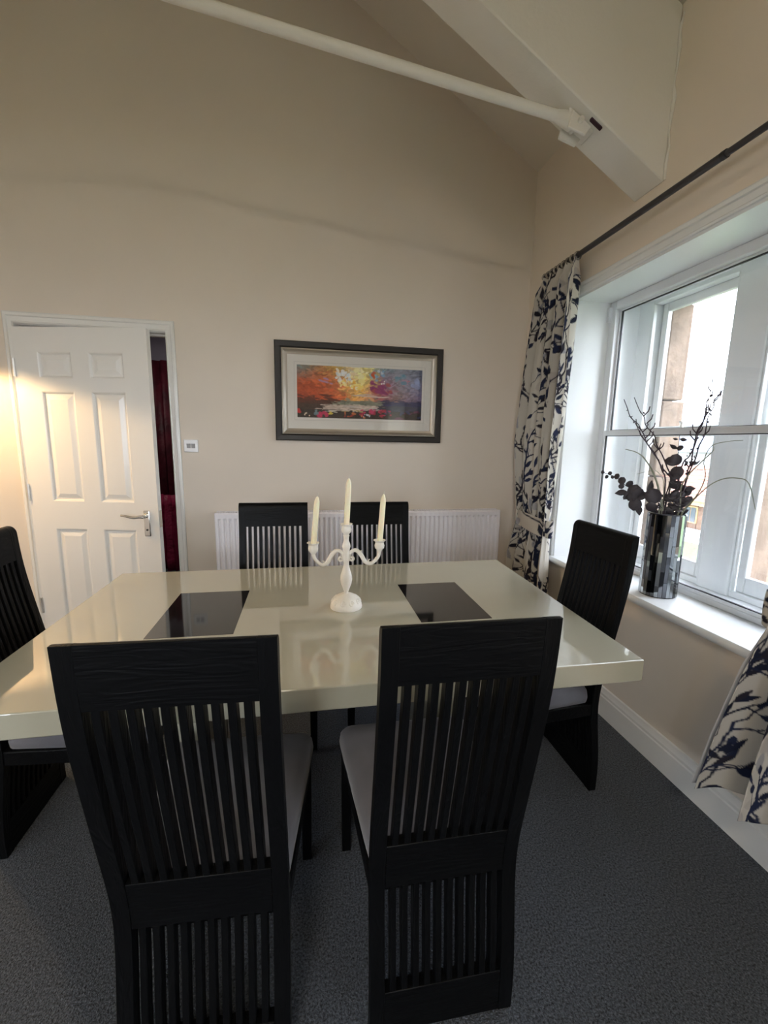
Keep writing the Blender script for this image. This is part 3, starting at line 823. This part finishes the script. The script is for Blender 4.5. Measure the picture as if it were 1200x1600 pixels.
def grid_mesh(name, P, colors, material, parent=None, flip=False):
    nz, nx = P.shape[:2]
    me = bpy.data.meshes.new(name)
    idx = np.arange(nz * nx).reshape(nz, nx)
    q = np.stack([idx[:-1, :-1], idx[:-1, 1:], idx[1:, 1:], idx[1:, :-1]], -1).reshape(-1, 4)
    if flip: q = q[:, ::-1]
    me.vertices.add(nz * nx); me.vertices.foreach_set('co', P.reshape(-1).astype('f'))
    me.loops.add(q.size); me.loops.foreach_set('vertex_index', q.reshape(-1).astype('i'))
    me.polygons.add(len(q)); me.polygons.foreach_set('loop_start', (np.arange(len(q)) * 4).astype('i'))
    me.polygons.foreach_set('use_smooth', [True] * len(q))
    me.update(calc_edges=True)
    if colors is not None:
        a = me.attributes.new('print', 'FLOAT_COLOR', 'POINT')
        a.data.foreach_set('color', np.concatenate([colors, np.ones((nz, nx, 1))], -1).reshape(-1).astype('f'))
    me.materials.append(material)
    o = bpy.data.objects.new(name, me); C.objects.link(o)
    if parent: o.parent = parent
    return o


nx, nz = 300, 120
gx, gz = np.meshgrid(np.linspace(-aw, aw, nx) + ax, np.linspace(-ah, ah, nz) + az)
grid_mesh('print', np.stack([gx, np.full_like(gx, -.0065), gz], -1), paint_landscape(nx, nz), attr_mat('print_ink', .6), pc)
MB().box(-iw, iw, -.0145, -.0125, -ih, ih).build('glass', M_pglass, pc)
tag(pc, 'wide black framed picture of a colourful abstract sunset landscape on the back wall', 'picture')

# ------------------------------------------------------------------ switch, radiator
s = empty('light_switch', (-.711, YB, 1.335))
MB().box(-.043, .043, -.008, 0, -.039, .039).build('face_plate', M_switch, s, bevel=.003)
for dx in (-.0135, .0135):
    w = MB().hexa([(dx - .011, -.009, -.014), (dx + .011, -.009, -.014), (dx + .011, -.006, -.014), (dx - .011, -.006, -.014)],
                  [(dx - .011, -.016, .014), (dx + .011, -.016, .014), (dx + .011, -.006, .014), (dx - .011, -.006, .014)])
    w.build('rocker', M_rocker, s, bevel=.001)
for dx in (-.033, .033):
    w = MB().lathe([(.0001, 0), (.003, 0), (.003, .002), (.0001, .002)], 10); w.v = [(dx + x, -.008 - z, y) for x, y, z in w.v]
    w.build('screw', M_brass, s)
tag(s, 'small white double light switch on the wall just right of the door', 'switch')

rd = empty('radiator', (.387, YB - .05, .31))
rx0, rx1 = -.963, .963
n = 58; p = (rx1 - rx0 - .03) / n
line = [(rx0, -.022), (rx0, -.036), (rx0 + .006, -.042)]
for i in range(n):
    a = rx0 + .015 + i * p
    line += [(a + .004, -.042), (a + .010, -.030), (a + p - .014, -.030), (a + p - .008, -.042)]
line += [(rx1 - .006, -.042), (rx1, -.036), (rx1, -.022)]
w = MB(); H_ = .61
flat = lambda x, y: (x, min(y, -.040) if abs(x) < rx1 - .001 else y)
ring_at = lambda z, fl: [(flat(x, y)[0], flat(x, y)[1] if fl else y, z) for x, y in line]
w.loft([ring_at(.0, True), ring_at(.03, True), ring_at(.045, False), ring_at(H_ - .05, False), ring_at(H_ - .036, True), ring_at(H_ - .012, True),
        [(x, y + .010, H_ - .002) for x, y, _ in ring_at(0, True)]], caps=False, closed=False)
w.build('front_panel', M_rad, rd, smooth=30)
w = MB().box(rx0, rx1, -.020, .036, .02, H_ - .02); w.build('back_panel', M_rad, rd, bevel=.004)
w = MB()
w.box(rx0 + .002, rx1 - .002, -.033, -.027, H_ - .010, H_); w.box(rx0 + .002, rx1 - .002, .030, .036, H_ - .010, H_)
k = 0
while rx0 + .01 + k * .016 < rx1 - .01:
    w.box(rx0 + .01 + k * .016, rx0 + .014 + k * .016, -.027, .030, H_ - .008, H_ - .002); k += 1
w.build('top_grille', M_rad, rd)
for x in (rx0, rx1 - .003): MB().box(x, x + .003, -.036, .036, .01, H_ - .004).build('side_panel', M_rad, rd)
for x in (rx0 + .25, rx1 - .25): MB().box(x - .02, x + .02, .036, .05, .1, H_ - .1).build('wall_bracket', M_rad, rd)
w = MB().tube([(rx1 - .03, .0, -.31), (rx1 - .03, .0, .02)], .009, 10); w.tube([(rx1 - .03, .0, -.08), (rx1 - .03, 0, .0)], .018, 12); w.build('valve', M_rad, rd, smooth=50)
w = MB().tube([(rx0 + .03, .0, -.31), (rx0 + .03, .0, .02)], .009, 10); w.tube([(rx0 + .03, .0, -.08), (rx0 + .03, 0, .0)], .018, 12); w.build('valve', M_rad, rd, smooth=50)
tag(rd, 'long low white panel radiator on the back wall behind the far chairs', 'radiator')

# ------------------------------------------------------------------ curtain rod and curtains
xr, zr = 1.420, 2.371
cr = empty('curtain_rod', (xr, 1.65, zr))
MB().tube([(0, 2.545 - 1.65, 0), (0, 1.40 - 1.65, 0)], .0135, 14).build('outer_pole', M_rod, cr, smooth=60)
MB().tube([(0, 1.42 - 1.65, 0), (0, .62 - 1.65, 0)], .0112, 14).build('inner_pole', M_rod, cr, smooth=60)
MB().tube([(0, 1.412 - 1.65, 0), (0, 1.394 - 1.65, 0)], .0145, 14).build('collar', M_dark, cr, smooth=60)
for y in (.605,):
    w = MB().lathe([(.0001, -.022), (.014, -.020), (.019, -.008), (.020, .006), (.014, .018), (.0001, .022)], 14)
    w.v = [(a, y - 1.65 + c, b) for a, b, c in w.v]; w.build('finial', M_rod, cr, smooth=60)
for y in (2.545, .65):
    w = MB().tube([(0, y - 1.65, -.012), (.045, y - 1.65, -.02), (XR - xr, y - 1.65, -.02)], .006, 8); w.box(XR - xr - .006, XR - xr, y - 1.67, y - 1.63, -.05, .02)
    w.build('wall_bracket', M_rod, cr, smooth=40)
tag(cr, 'dark pewter telescopic curtain rod above the window', 'curtain rod')


def curtain_print(Wf, Hf, nx, nz, seed):
    """flat print on cream cotton: winding navy branches with twigs and leaves, faint grey ghosts behind"""
    rg = np.random.default_rng(seed)
    U, V = np.meshgrid(np.linspace(0, Wf, nx), np.linspace(0, Hf, nz))
    img = np.ones((nz, nx, 3)) * np.array((.53, .495, .43))
    def put(mask, x0, x1, z0, z1, col):
        k = mask[..., None]; img[z0:z1, x0:x1] = img[z0:z1, x0:x1] * (1 - k) + np.array(col) * k
    def win_(u0, u1, v0, v1):
        return max(0, int(u0 / Wf * nx)), min(nx, int(u1 / Wf * nx) + 2), max(0, int(v0 / Hf * nz)), min(nz, int(v1 / Hf * nz) + 2)
    def seg(a, b, r0, r1, col):
        m = max(r0, r1) + .004
        x0, x1, z0, z1 = win_(min(a[0], b[0]) - m, max(a[0], b[0]) + m, min(a[1], b[1]) - m, max(a[1], b[1]) + m)
        if x1 <= x0 or z1 <= z0: return
        du = U[z0:z1, x0:x1] - a[0]; dv = V[z0:z1, x0:x1] - a[1]; L2 = (b[0] - a[0]) ** 2 + (b[1] - a[1]) ** 2 + 1e-9
        t = np.clip((du * (b[0] - a[0]) + dv * (b[1] - a[1])) / L2, 0, 1)
        d = np.hypot(du - t * (b[0] - a[0]), dv - t * (b[1] - a[1]))
        put(np.clip((r0 + (r1 - r0) * t - d) / .002 + .5, 0, 1), x0, x1, z0, z1, col)
    def leaf_(c, ang, ln, wd_, col):
        x0, x1, z0, z1 = win_(c[0] - ln, c[0] + ln, c[1] - ln, c[1] + ln)
        if x1 <= x0 or z1 <= z0: return
        du = U[z0:z1, x0:x1] - c[0]; dv = V[z0:z1, x0:x1] - c[1]
        a = (du * math.cos(ang) + dv * math.sin(ang)) / ln; b = -du * math.sin(ang) + dv * math.cos(ang)
        hw = wd_ * np.clip(np.sin(np.clip(a, 0, 1) * PI) * (1.15 - .5 * a), 0, 2)
        hw = np.where((a > 0) & (a < 1), hw, -.01)
        put(np.clip((hw - np.abs(b)) / .002 + .5, 0, 1), x0, x1, z0, z1, col)
    navy = [(.012, .016, .035), (.018, .024, .055), (.022, .020, .030)]
    ghost = [(.42, .39, .36), (.36, .35, .34), (.46, .42, .37), (.30, .30, .32)]
    for _ in range(int(40 * Wf * Hf)):
        leaf_((rg.uniform(0, Wf), rg.uniform(0, Hf)), rg.uniform(0, 2 * PI), rg.uniform(.05, .14), rg.uniform(.015, .035), ghost[rg.integers(4)])
    def twig(p, ang, ln, r, col, depth):
        n = max(3, int(ln / .03)); q = p
        for i in range(n):
            ang2 = ang + rg.normal(0, .35); nq = (q[0] + math.cos(ang2) * ln / n, q[1] + math.sin(ang2) * ln / n)
            seg(q, nq, r * (1 - .6 * i / n), r * (1 - .6 * (i + 1) / n), col); q = nq
            ang = ang * .8 + ang2 * .2
            if depth and rg.random() < .34:
                s_ = rg.choice([-1, 1]); twig(q, ang + s_ * rg.uniform(.5, 1.1), rg.uniform(.06, .16), r * .72, col, depth - 1)
            elif rg.random() < .15:
                leaf_(q, ang + rg.choice([-1, 1]) * rg.uniform(.3, 1.0), rg.uniform(.05, .095), rg.uniform(.010, .017), navy[rg.integers(3)])
        leaf_(q, ang, rg.uniform(.04, .08), rg.uniform(.008, .015), navy[rg.integers(3)])
    step = .20
    for k in range(int(Wf / step) + 1):
        v = -.1
        while v < Hf:
            twig((step * (k + .5) + rg.normal(0, .04), v), PI / 2 + rg.normal(0, .25), rg.uniform(.4, .7), rg.uniform(.006, .0095), navy[rg.integers(3)], 2)
            v += rg.uniform(.38, .56)
    return np.clip(img, 0, 1)


def make_curtain(name, label, zs, y_lo, y_hi, amp, nf, z_tie, seed, Wf, ztop, zbot, lin_side, xc=1.42, phase=0.0, slack=0.0):
    nx = int(Wf / .0042); nz = int((ztop - zbot) / .0045)
    S, Zg = np.meshgrid(np.linspace(0, 1, nx), np.linspace(zbot, ztop, nz))
    y0 = np.interp(Zg, zs, y_lo); y1 = np.interp(Zg, zs, y_hi); A = np.interp(Zg, zs, amp)
    ph = 2 * PI * nf * S + phase + .35 * np.sin(2 * Zg + 5 * S)
    X = xc + A * np.cos(ph) + .25 * A * np.cos(2.3 * ph + 1.3 * Zg) - .10 * A
    Yg = y0 + (y1 - y0) * S + .30 * (y1 - y0) / nf * np.sin(ph) * .5
    X = np.minimum(X, XR - .030)
    # heading gathered tightly on the rod
    top = np.clip((Zg - (ztop - .09)) / .09, 0, 1)
    X = X + top * (.006 * np.cos(2 * PI * nf * 3 * S) - (X - xc) * .55)
    P = np.stack([X, Yg, Zg], -1) 
    root = empty(name, (xc, float(np.mean(y_lo)), zbot))
    P0 = P - np.array(root.location[:])
    o = grid_mesh('fabric', P0, curtain_print(Wf, ztop - zbot, nx, nz, seed), attr_mat('printed_cotton_' + name, .85, spec=.15), root)
    o.modifiers.new('thickness', 'SOLIDIFY').thickness = .0015
    # lining hangs just behind and shows past the leading edge
    sl_ = slice(0, int((z_tie - zbot) / (ztop - zbot) * nz), 4)
    Pl = P0[sl_][:, ::4].copy(); Pl[..., 0] += .012
    zt_ = P[sl_][:, ::4][..., 2]
    ext = .030 * np.clip((z_tie + .03 - zt_) / .2, 0, 1)
    ss_ = S[sl_][:, ::4]
    Pl[..., 1] += (ext * np.clip((ss_ - .7) / .3, 0, 1) if lin_side > 0 else -ext * np.clip((.3 - ss_) / .3, 0, 1))
    l = grid_mesh('lining', Pl, None, M_lining, root); l.modifiers.new('thickness', 'SOLIDIFY').thickness = .001
    # tie-back band
    zc = z_tie; a0 = float(np.interp(zc, zs, y_lo)); a1 = float(np.interp(zc, zs, y_hi)); am = float(np.interp(zc, zs, amp)) * 1.25 + .010
    nb, nh = 120, 22
    T_, B_ = np.meshgrid(np.linspace(0, 2 * PI, nb), np.linspace(-1, 1, nh))
    yc_, hy = (a0 + a1) / 2, abs(a1 - a0) / 2 + .012
    sg = lambda q, e: np.sign(q) * np.abs(q) ** e
    bw = .052
    Xb = xc + (am) * sg(np.cos(T_), .8) + .004 * np.cos(5 * T_ + 2 * B_) ; Yb_ = yc_ + hy * sg(np.sin(T_), .7)
    Zb = zc + bw * B_ - .10 * (Yb_ - yc_) * (1 if lin_side < 0 else -1) * 0.6
    Xb = np.minimum(Xb, XR - .022)
    Pb = np.stack([Xb, Yb_, Zb], -1) - np.array(root.location[:])
    tb = grid_mesh('tie_back', Pb, curtain_print(.55, 12 * bw, nb, nh * 6, seed + 5)[2 * nh:3 * nh], attr_mat('printed_tie_' + name, .85, spec=.15), root)
    tb.modifiers.new('thickness', 'SOLIDIFY').thickness = .003
    # little fabric loops over the rod
    ya0, ya1 = float(np.interp(ztop, zs, y_lo)), float(np.interp(ztop, zs, y_hi))
    for k in range(9):
        yy = ya0 + (ya1 - ya0) * (k + .5) / 9; w = MB(); rr = []
        for j in range(17):
            t = 2 * PI * j / 16
            cxx, czz = xr + .0185 * math.cos(t), zr + .0185 * math.sin(t) - .002
            rr.append([(cxx, yy - .008, czz), (cxx + .004 * math.cos(t), yy - .004, czz + .004 * math.sin(t)), (cxx + .004 * math.cos(t), yy + .004, czz + .004 * math.sin(t)), (cxx, yy + .008, czz)])
        w.loft(rr, caps=False, closed=False); w.v = [tuple(Vector(v) - root.location) for v in w.v]
        w.build('heading_loop', M_loop, root, smooth=60)
    tag(root, label, 'curtain', 'pair of window curtains')
    return root


M_loop = mat('loop_cotton', (.40, .37, .32), .85, var=(45, .25, 1.3))
make_curtain('window_curtain', 'long cream curtain printed with navy branches, tied back in the corner by the radiator',
             [.05, .45, .65, .80, .90, 1.05, 1.4, 1.9, 2.25, 2.36], [2.72, 2.72, 2.70, 2.66, 2.635, 2.66, 2.70, 2.63, 2.56, 2.545],
             [2.24, 2.22, 2.235, 2.25, 2.26, 2.245, 2.215, 2.19, 2.19, 2.195],
             [.05, .048, .045, .034, .026, .034, .045, .046, .044, .034], 4.5, .895, 14, 1.15, 2.362, .12, 1, phase=1.0)
make_curtain('window_curtain', 'near cream curtain with navy leafy branches, cut by the frame edge below the sill',
             [.20, .45, .70, .86, 1.0, 1.5, 2.36], [.52, .54, .57, .60, .59, .56, .56], [1.115, 1.075, 1.03, 1.0, .99, .96, .94],
             [.075, .068, .055, .035, .04, .045, .03], 4.5, .895, 23, 1.30, 2.362, .235, 1, xc=1.385, phase=2.6)

# ------------------------------------------------------------------ mirrored vase with dried stems
vx, vy, vz, VR, VH = 1.614, 1.649, .70, .0765, .385
va = empty('mosaic_vase', (vx, vy, vz))
w = MB().lathe([(.0001, 0), (VR - .003, 0), (VR - .003, VH), (VR - .010, VH), (VR - .010, .015), (.0001, .015)], 36)
w.build('vase_body', M_grout, va, smooth=40)
rg = random.Random(5); ncol = 30
tile_mesh = {}
for c in range(ncol):
    a = 2 * PI * (c + .5) / ncol; z = .004
    while z < VH - .006:
        h = rg.choice([.05, .07, .09, .12, .16, .2]); h = min(h, VH - .003 - z)
        if VH - .003 - z - h < .03: h = VH - .003 - z
        key = round(h, 4)
        if key not in tile_mesh:
            hw = VR * math.tan(PI / ncol) * .93
            mb = MB().box(-.0035, .0, -hw, hw, 0.0006, h - .0006)
            o = mb.build('tile', M_mirror, va); tile_mesh[key] = o.data
        else:
            o = bpy.data.objects.new('tile', tile_mesh[key]); C.objects.link(o); o.parent = va
        ra = VR + .0004
        o.location = (ra * math.cos(a), ra * math.sin(a), z)
        o.rotation_euler = (0, rg.gauss(0, .006), a + rg.gauss(0, .02))
        pick = rg.random()
        o.material_slots[0].link = 'OBJECT'
        o.material_slots[0].material = M_mirror if pick < .5 else (M_mirror2 if pick < .82 else M_mirror3)
        z += h
tag(va, 'tall cylindrical vase of dark mirror mosaic strips on the window sill', 'vase')

RV = Vector((.715, -.70, 0)); DV = Vector((.70, .715, 0)); DIST = 2.308
def sp(a, z, dd=0.0):
    """point in the spray: a = sideways, z = height seen at the vase's distance, dd = nearer or farther than the vase"""
    k = (DIST + dd) / DIST
    return Vector((vx, vy, 0)) + RV * (a * k) + DV * dd + Vector((0, 0, 1.38 + (z - 1.38) * k))
VO = Vector((vx, vy, vz))
def stem_path(pts, dd, root_a, k=5):
    """from inside the vase up through pts"""
    n = len(pts); out = [Vector((vx, vy, .74)) + RV * root_a * -.6 + DV * dd * -.1, Vector((vx, vy, 1.075)) + RV * root_a + DV * max(-.05, min(.05, dd * .3))]
    for i, (a, z) in enumerate(pts): out.append(sp(a, z, dd * (.35 + .65 * (i + 1) / n)))
    return catmull(out, k)


def leaf_mesh(kind):
    w = MB(); n = 7; rows = []
    for i in range(n):
        t = i / (n - 1)
        hw = (.44 * math.sqrt(max(0, 1 - (2 * t - 1) ** 2)) if kind == 'round' else .27 * math.sin(PI * t) * (1.2 - .4 * t)) + .004
        rows.append([(t, -hw, .10 * hw + .04 * math.sin(3 * t)), (t, 0, -.02 + .04 * math.sin(3 * t)), (t, hw, .10 * hw + .04 * math.sin(3 * t))])
    w.loft(rows, caps=False, closed=False)
    me = bpy.data.meshes.new('leaf'); me.from_pydata(w.v, [], w.f); me.materials.append(M_leaf)
    me.polygons.foreach_set('use_smooth', [True] * len(me.polygons)); return me
LM = {'round': leaf_mesh('round'), 'long': leaf_mesh('long')}
rl = random.Random(21)


def add_leaf(parent, base, direction, size, kind='round', roll=None):
    o = bpy.data.objects.new('leaf', LM[kind]); C.objects.link(o); o.parent = parent
    x = Vector(direction).normalized(); nrm = (-DV + Vector((rl.gauss(0, .65), rl.gauss(0, .65), rl.gauss(0, .55)))).normalized()
    if roll is not None: nrm = roll
    y = nrm.cross(x).normalized(); z = x.cross(y)
    M = Matrix((x, y, z)).transposed().to_4x4(); M = M @ Matrix.Scale(size, 4); M.translation = base
    o.matrix_basis = M
    so_ = o.modifiers.new('thickness', 'SOLIDIFY'); so_.thickness = .02
    return o


def stem(name, label, cat, pts, dd, ra, r0, r1, M, group, leaves=(), twigs=(), squash=1.0, origin=VO):
    p = stem_path(pts, dd, ra); p = [Vector(q) - origin for q in p]; n = len(p)
    root = empty(name, origin)
    w = MB().tube(p, [r0 + (r1 - r0) * i / (n - 1) for i in range(n)], 6, squash=squash)
    for (i0, path) in twigs:
        w.tube([Vector(q) - origin for q in path], [r1 * 1.3 + .0004 - .0008 * j / len(path) for j in range(len(path))], 5)
    w.build('stem', M, root, smooth=60)
    for (a, z, da, dz, size, kind) in leaves:
        k = dd
        b = sp(a - da * .5, z - dz * .5, k) - origin; e = sp(a + da * .5, z + dz * .5, k) - origin
        add_leaf(root, b, (e - b), (e - b).length * .84, kind)
    tag(root, label, cat, group); return root


def kinks(pts, dd, rnd, nb, ln):
    """short side twigs along a branch"""
    out = []; base = stem_path(pts, dd, 0, 5)
    for _ in range(nb):
        i = rnd.randrange(12, len(base) - 2); b = Vector(base[i])
        s = rnd.choice([-1, 1]); l = rnd.uniform(.4, 1) * ln
        out.append((i, [b, b + RV * s * l * .5 + Vector((0, 0, l * .6)), b + RV * s * l * .6 + Vector((0, 0, l * 1.2))]))
    return out


GT = 'dried stems in the mosaic vase'
rk = random.Random(3)
def buds(pts, dd, rnd, n):
    o = []
    for _ in range(n):
        i = rnd.randrange(len(pts) - 1); t = rnd.random()
        a = pts[i][0] * (1 - t) + pts[i + 1][0] * t; z = pts[i][1] * (1 - t) + pts[i + 1][1] * t
        o.append((a + rnd.uniform(-.006, .006), z, rnd.uniform(-.012, .012), rnd.uniform(.004, .016), None, 'long'))
    return o
def jag(pts, rnd, s=.006):
    out = []
    for i in range(len(pts) - 1):
        for t in (0, .5): out.append((pts[i][0] * (1 - t) + pts[i + 1][0] * t + rnd.uniform(-s, s), pts[i][1] * (1 - t) + pts[i + 1][1] * t))
    out.append(pts[-1]); return out
TW = [('T1', [(-.004, 1.228), (-.04, 1.29), (-.113, 1.403), (-.139, 1.455), (-.183, 1.514), (-.222, 1.596)], 0.03, -.02, 'dark bare twig leaning left, the outermost tip of the left pair'),
      ('T2', [(.003, 1.229), (-.053, 1.347), (-.091, 1.432), (-.121, 1.484), (-.147, 1.542), (-.181, 1.603)], 0.0, -.01, 'dark bare twig leaning left, inner and slightly taller of the left pair'),
      ('T3', [(-.02, 1.23), (-.055, 1.318), (-.113, 1.398), (-.143, 1.447), (-.189, 1.519)], -.02, -.015, 'dark short twig leaning left below the two tall left twigs'),
      ('R1', [(.049, 1.238), (.063, 1.323), (.069, 1.414), (.084, 1.482), (.095, 1.575), (.101, 1.601), (.096, 1.677)], 0.0, .03, 'dark upright twig on the right rising highest of all above the window rail'),
      ('R2', [(.058, 1.261), (.083, 1.387), (.101, 1.482), (.109, 1.548), (.112, 1.59)], -.03, .035, 'dark knobbly twig on the right, outermost of the upright ones'),
      ('R3', [(.036, 1.294), (.061, 1.387), (.087, 1.509), (.097, 1.562)], .02, .02, 'dark knobbly twig on the right, innermost of the upright ones')]
for nm, pts, dd, ra, lab in TW:
    bd = buds(pts, dd, rk, 16 if nm[0] == 'R' else 6)
    stem('dried_twig', lab, 'twig', jag(pts, rk), dd, ra, .0034, .0018, M_twig, GT, leaves=bd, twigs=kinks(pts, dd, rk, 5, .045))
E1 = [(-.035, 1.123), (-.089, 1.163), (-.17, 1.193), (-.214, 1.23), (-.279, 1.254)]
E1L = [(-.279, 1.256, .002, .022, None, 'round'), (-.262, 1.232, -.006, -.024, None, 'round'), (-.247, 1.253, .010, .022, None, 'round'), (-.235, 1.232, .004, -.02, None, 'round'), (-.215, 1.240, .012, .034, None, 'round'),
       (-.192, 1.222, .018, .042, None, 'round'), (-.160, 1.210, .030, .030, None, 'round'), (-.196, 1.190, -.020, -.026, None, 'round'), (-.137, 1.180, .018, .076, None, 'round'), (-.120, 1.168, .05, .05, None, 'round'), (-.168, 1.150, -.034, -.060, None, 'round'),
       (-.130, 1.105, -.014, -.074, None, 'round'), (-.110, 1.080, .012, -.062, None, 'long'), (-.197, 1.160, -.066, -.014, None, 'long'), (-.078, 1.204, .010, .074, None, 'long'), (-.060, 1.150, .030, -.086, None, 'round'),
       (-.068, 1.108, -.060, .014, None, 'round'), (-.10, 1.155, .05, .03, None, 'round'), (-.145, 1.155, .03, .06, None, 'round'), (-.085, 1.165, .05, .02, None, 'long')]
stem('eucalyptus_spray', 'dark round-leaved eucalyptus spray drooping left out of the vase', 'spray', E1, -.03, -.04, .003, .0014, M_twig, GT, leaves=E1L)
E2 = [(.028, 1.106), (.016, 1.221), (.013, 1.292), (.012, 1.363), (.009, 1.433)]
E2L = [(-.006, 1.417, -.024, .004, None, 'long'), (.028, 1.414, .036, -.006, None, 'long'), (-.010, 1.385, -.038, .024, None, 'long'), (.020, 1.379, .022, .026, None, 'round'), (-.014, 1.317, -.060, .018, None, 'round'), (.006, 1.330, .012, .066, None, 'round'),
       (.020, 1.275, .024, .066, None, 'round'), (-.004, 1.252, -.040, .040, None, 'round'), (.099, 1.283, .040, .0, None, 'round'), (.077, 1.200, .050, .012, None, 'long'), (.046, 1.311, .012, .026, None, 'round'),
       (.074, 1.312, .024, .03, None, 'long'), (.085, 1.318, .03, .03, None, 'long')]
stem('eucalyptus_spray', 'dark upright eucalyptus spray at the middle of the vase on a reddish stem', 'spray', E2, 0.0, .0, .003, .0012, M_twig, GT, leaves=E2L)
rm = random.Random(17)
for k, (lab, a0, top) in enumerate((('dense dark leafy stem low in the centre of the bunch', .020, 1.25), ('dense dark leafy stem low on the right of the bunch, by the pale grass', .050, 1.23), ('short dark leafy stem low at the left of the bunch, above the vase rim', -.012, 1.17))):
    pts = [(a0 * .8, 1.10), (a0, 1.15), (a0 + .004, top)]
    lv = []
    for i in range(36 if k < 2 else 12):
        z = rm.uniform(1.095, top); s_ = rm.choice([-1, 1]); lv.append((a0 + s_ * rm.uniform(.002, .026), z, s_ * rm.uniform(.015, .045), rm.uniform(-.01, .04), None, rm.choice(['long', 'long', 'round'])))
    stem('leafy_stem', lab, 'spray', pts, (-.025, .02, .0)[k], a0 * .8, .003, .0015, M_twig, GT, leaves=lv)
GR = [([(-.02, 1.101), (-.058, 1.231), (-.105, 1.316), (-.146, 1.353), (-.195, 1.367)], -.02, -.03, 'pale grass blade arching left above the eucalyptus spray', .0042),
      ([(.063, 1.11), (.102, 1.179), (.12, 1.256), (.108, 1.325), (.127, 1.388), (.179, 1.408), (.228, 1.413)], -.13, .05, 'pale grass blade arching right, its tip level just under the window rail', .0030),
      ([(.058, 1.095), (.122, 1.2), (.172, 1.246), (.224, 1.257), (.267, 1.238), (.301, 1.131)], -.17, .05, 'pale grass blade arching far right and hanging down at its tip', .0030),
      ([(.039, 1.20), (.060, 1.26), (.088, 1.304), (.13, 1.361), (.135, 1.38), (.128, 1.395)], -.06, .04, 'pale grass blade curling upward on the right beside the upright twigs', .0030),
      ([(-.022, 1.16), (-.030, 1.23), (-.05, 1.262), (-.075, 1.274), (-.136, 1.253)], -.03, -.02, 'thin pale grass blade arching left and lowest, over the vase rim', .0018)]
for pts, dd, ra, lab, r in GR:
    stem('grass_blade', lab, 'grass blade', pts, dd, ra, r * 1.7, .0014, M_blade, GT, squash=.4)

# ------------------------------------------------------------------ outside
GZ = -2.0
struct(MB().box(-40, 60, -40, 60, GZ - .2, GZ).build('ground', M_grass))
gp = struct(MB().hexa([(13.6, -3, GZ), (15.9, -3, GZ), (15.9, 26, GZ), (13.6, 26, GZ)], [(13.6, -3, GZ + .02), (15.9, -3, GZ + .02), (15.9, 26, GZ + .02), (13.6, 26, GZ + .02)]).build('path', M_path))
hs = empty('garden_house', (16, 15, GZ))
def HL(w, x0, x1, y0, y1, z0, z1): return w.box(x0 - 16, x1 - 16, y0 - 15, y1 - 15, z0 - GZ, z1 - GZ)
yl, yh = 14.45, 19.0
HL(MB(), 16, 19, yl, yh, GZ, -.86).build('wall', M_timber, hs)
for k in range(12):
    HL(MB(), 15.96, 16.0, yl + k * .38, yl + k * .38 + .35, GZ, -.95).build('plank', M_timber, hs)
for k in range(4):
    f_ = HL(MB(), 15.92, 15.96, yl + .35 + k * 1.1, yl + .95 + k * 1.1, -1.75, -1.05).build('window', M_fascia, hs)
    for q0, q1 in ((.40, .63), (.67, .90)): HL(MB(), 15.90, 15.92, yl + q0 + k * 1.1, yl + q1 + k * 1.1, -1.70, -1.10).build('pane', M_pane_dark, f_)
HL(MB(), 15.75, 15.95, yl - .1, yh + .1, -.98, -.80).build('fascia', M_fascia, hs)
rf = MB().hexa([(15.7 - 16, yl - .2 - 15, -.80 - GZ), (17.6 - 16, yl - .2 - 15, .45 - GZ), (17.6 - 16, yh + .2 - 15, .45 - GZ), (15.7 - 16, yh + .2 - 15, -.80 - GZ)],
               [(15.7 - 16, yl - .2 - 15, -.70 - GZ), (17.6 - 16, yl - .2 - 15, .55 - GZ), (17.6 - 16, yh + .2 - 15, .55 - GZ), (15.7 - 16, yh + .2 - 15, -.70 - GZ)]).build('roof', M_tile, hs)
w = MB()
for i in range(9):
    t = i / 9; x = 15.7 + 1.9 * t - 16; z = -.70 + 1.25 * t - GZ
    w.hexa([(x, yl - .2 - 15, z), (x + .23, yl - .2 - 15, z + .14), (x + .23, yh + .2 - 15, z + .14), (x, yh + .2 - 15, z)], [(x, yl - .2 - 15, z + .05), (x + .23, yl - .2 - 15, z + .155), (x + .23, yh + .2 - 15, z + .155), (x, yh + .2 - 15, z + .05)])
w.build('tile_courses', M_tile, rf)['kind'] = 'stuff'
tag(hs, 'low brown timber garden building with a red tiled roof seen through the window', 'building')
h2 = empty('far_house', (26, 25, GZ))
MB().box(-2, 4, -1.4, 6, 0, 3.2).build('wall', M_render, h2)
MB().hexa([(-2.3, -1.8, 3.1), (1, -1.8, 3.1), (1, 6, 3.1), (-2.3, 6, 3.1)], [(.9, .6, 5.6), (1, .6, 5.6), (1, 6, 5.6), (.9, 6, 5.6)]).build('roof', M_slate, h2)
f_ = MB().box(-2.04, -2.0, .2, 1.4, 1.2, 2.6).build('window', M_frame, h2); MB().box(-2.06, -2.04, .3, 1.3, 1.3, 2.5).build('pane', M_pane_dark, f_)
tag(h2, 'pale grey house with a blue slate roof farther off beyond the tiled roof', 'house')
pr = empty('gate_pier', (6.0, 4.70, GZ))
for k in range(7):
    MB().box(-.22 + .008 * (k % 2), .22, -.24, .24 - .008 * (k % 2), k * .5 + .004, k * .5 + .496).build('stone_block', M_stone, pr, bevel=.015)
MB().box(-.28, .28, -.30, .30, 3.5, 3.62).build('cap', M_stone, pr, bevel=.02)
tag(pr, 'brown sandstone gate pier outside at the right edge of the window', 'pier')
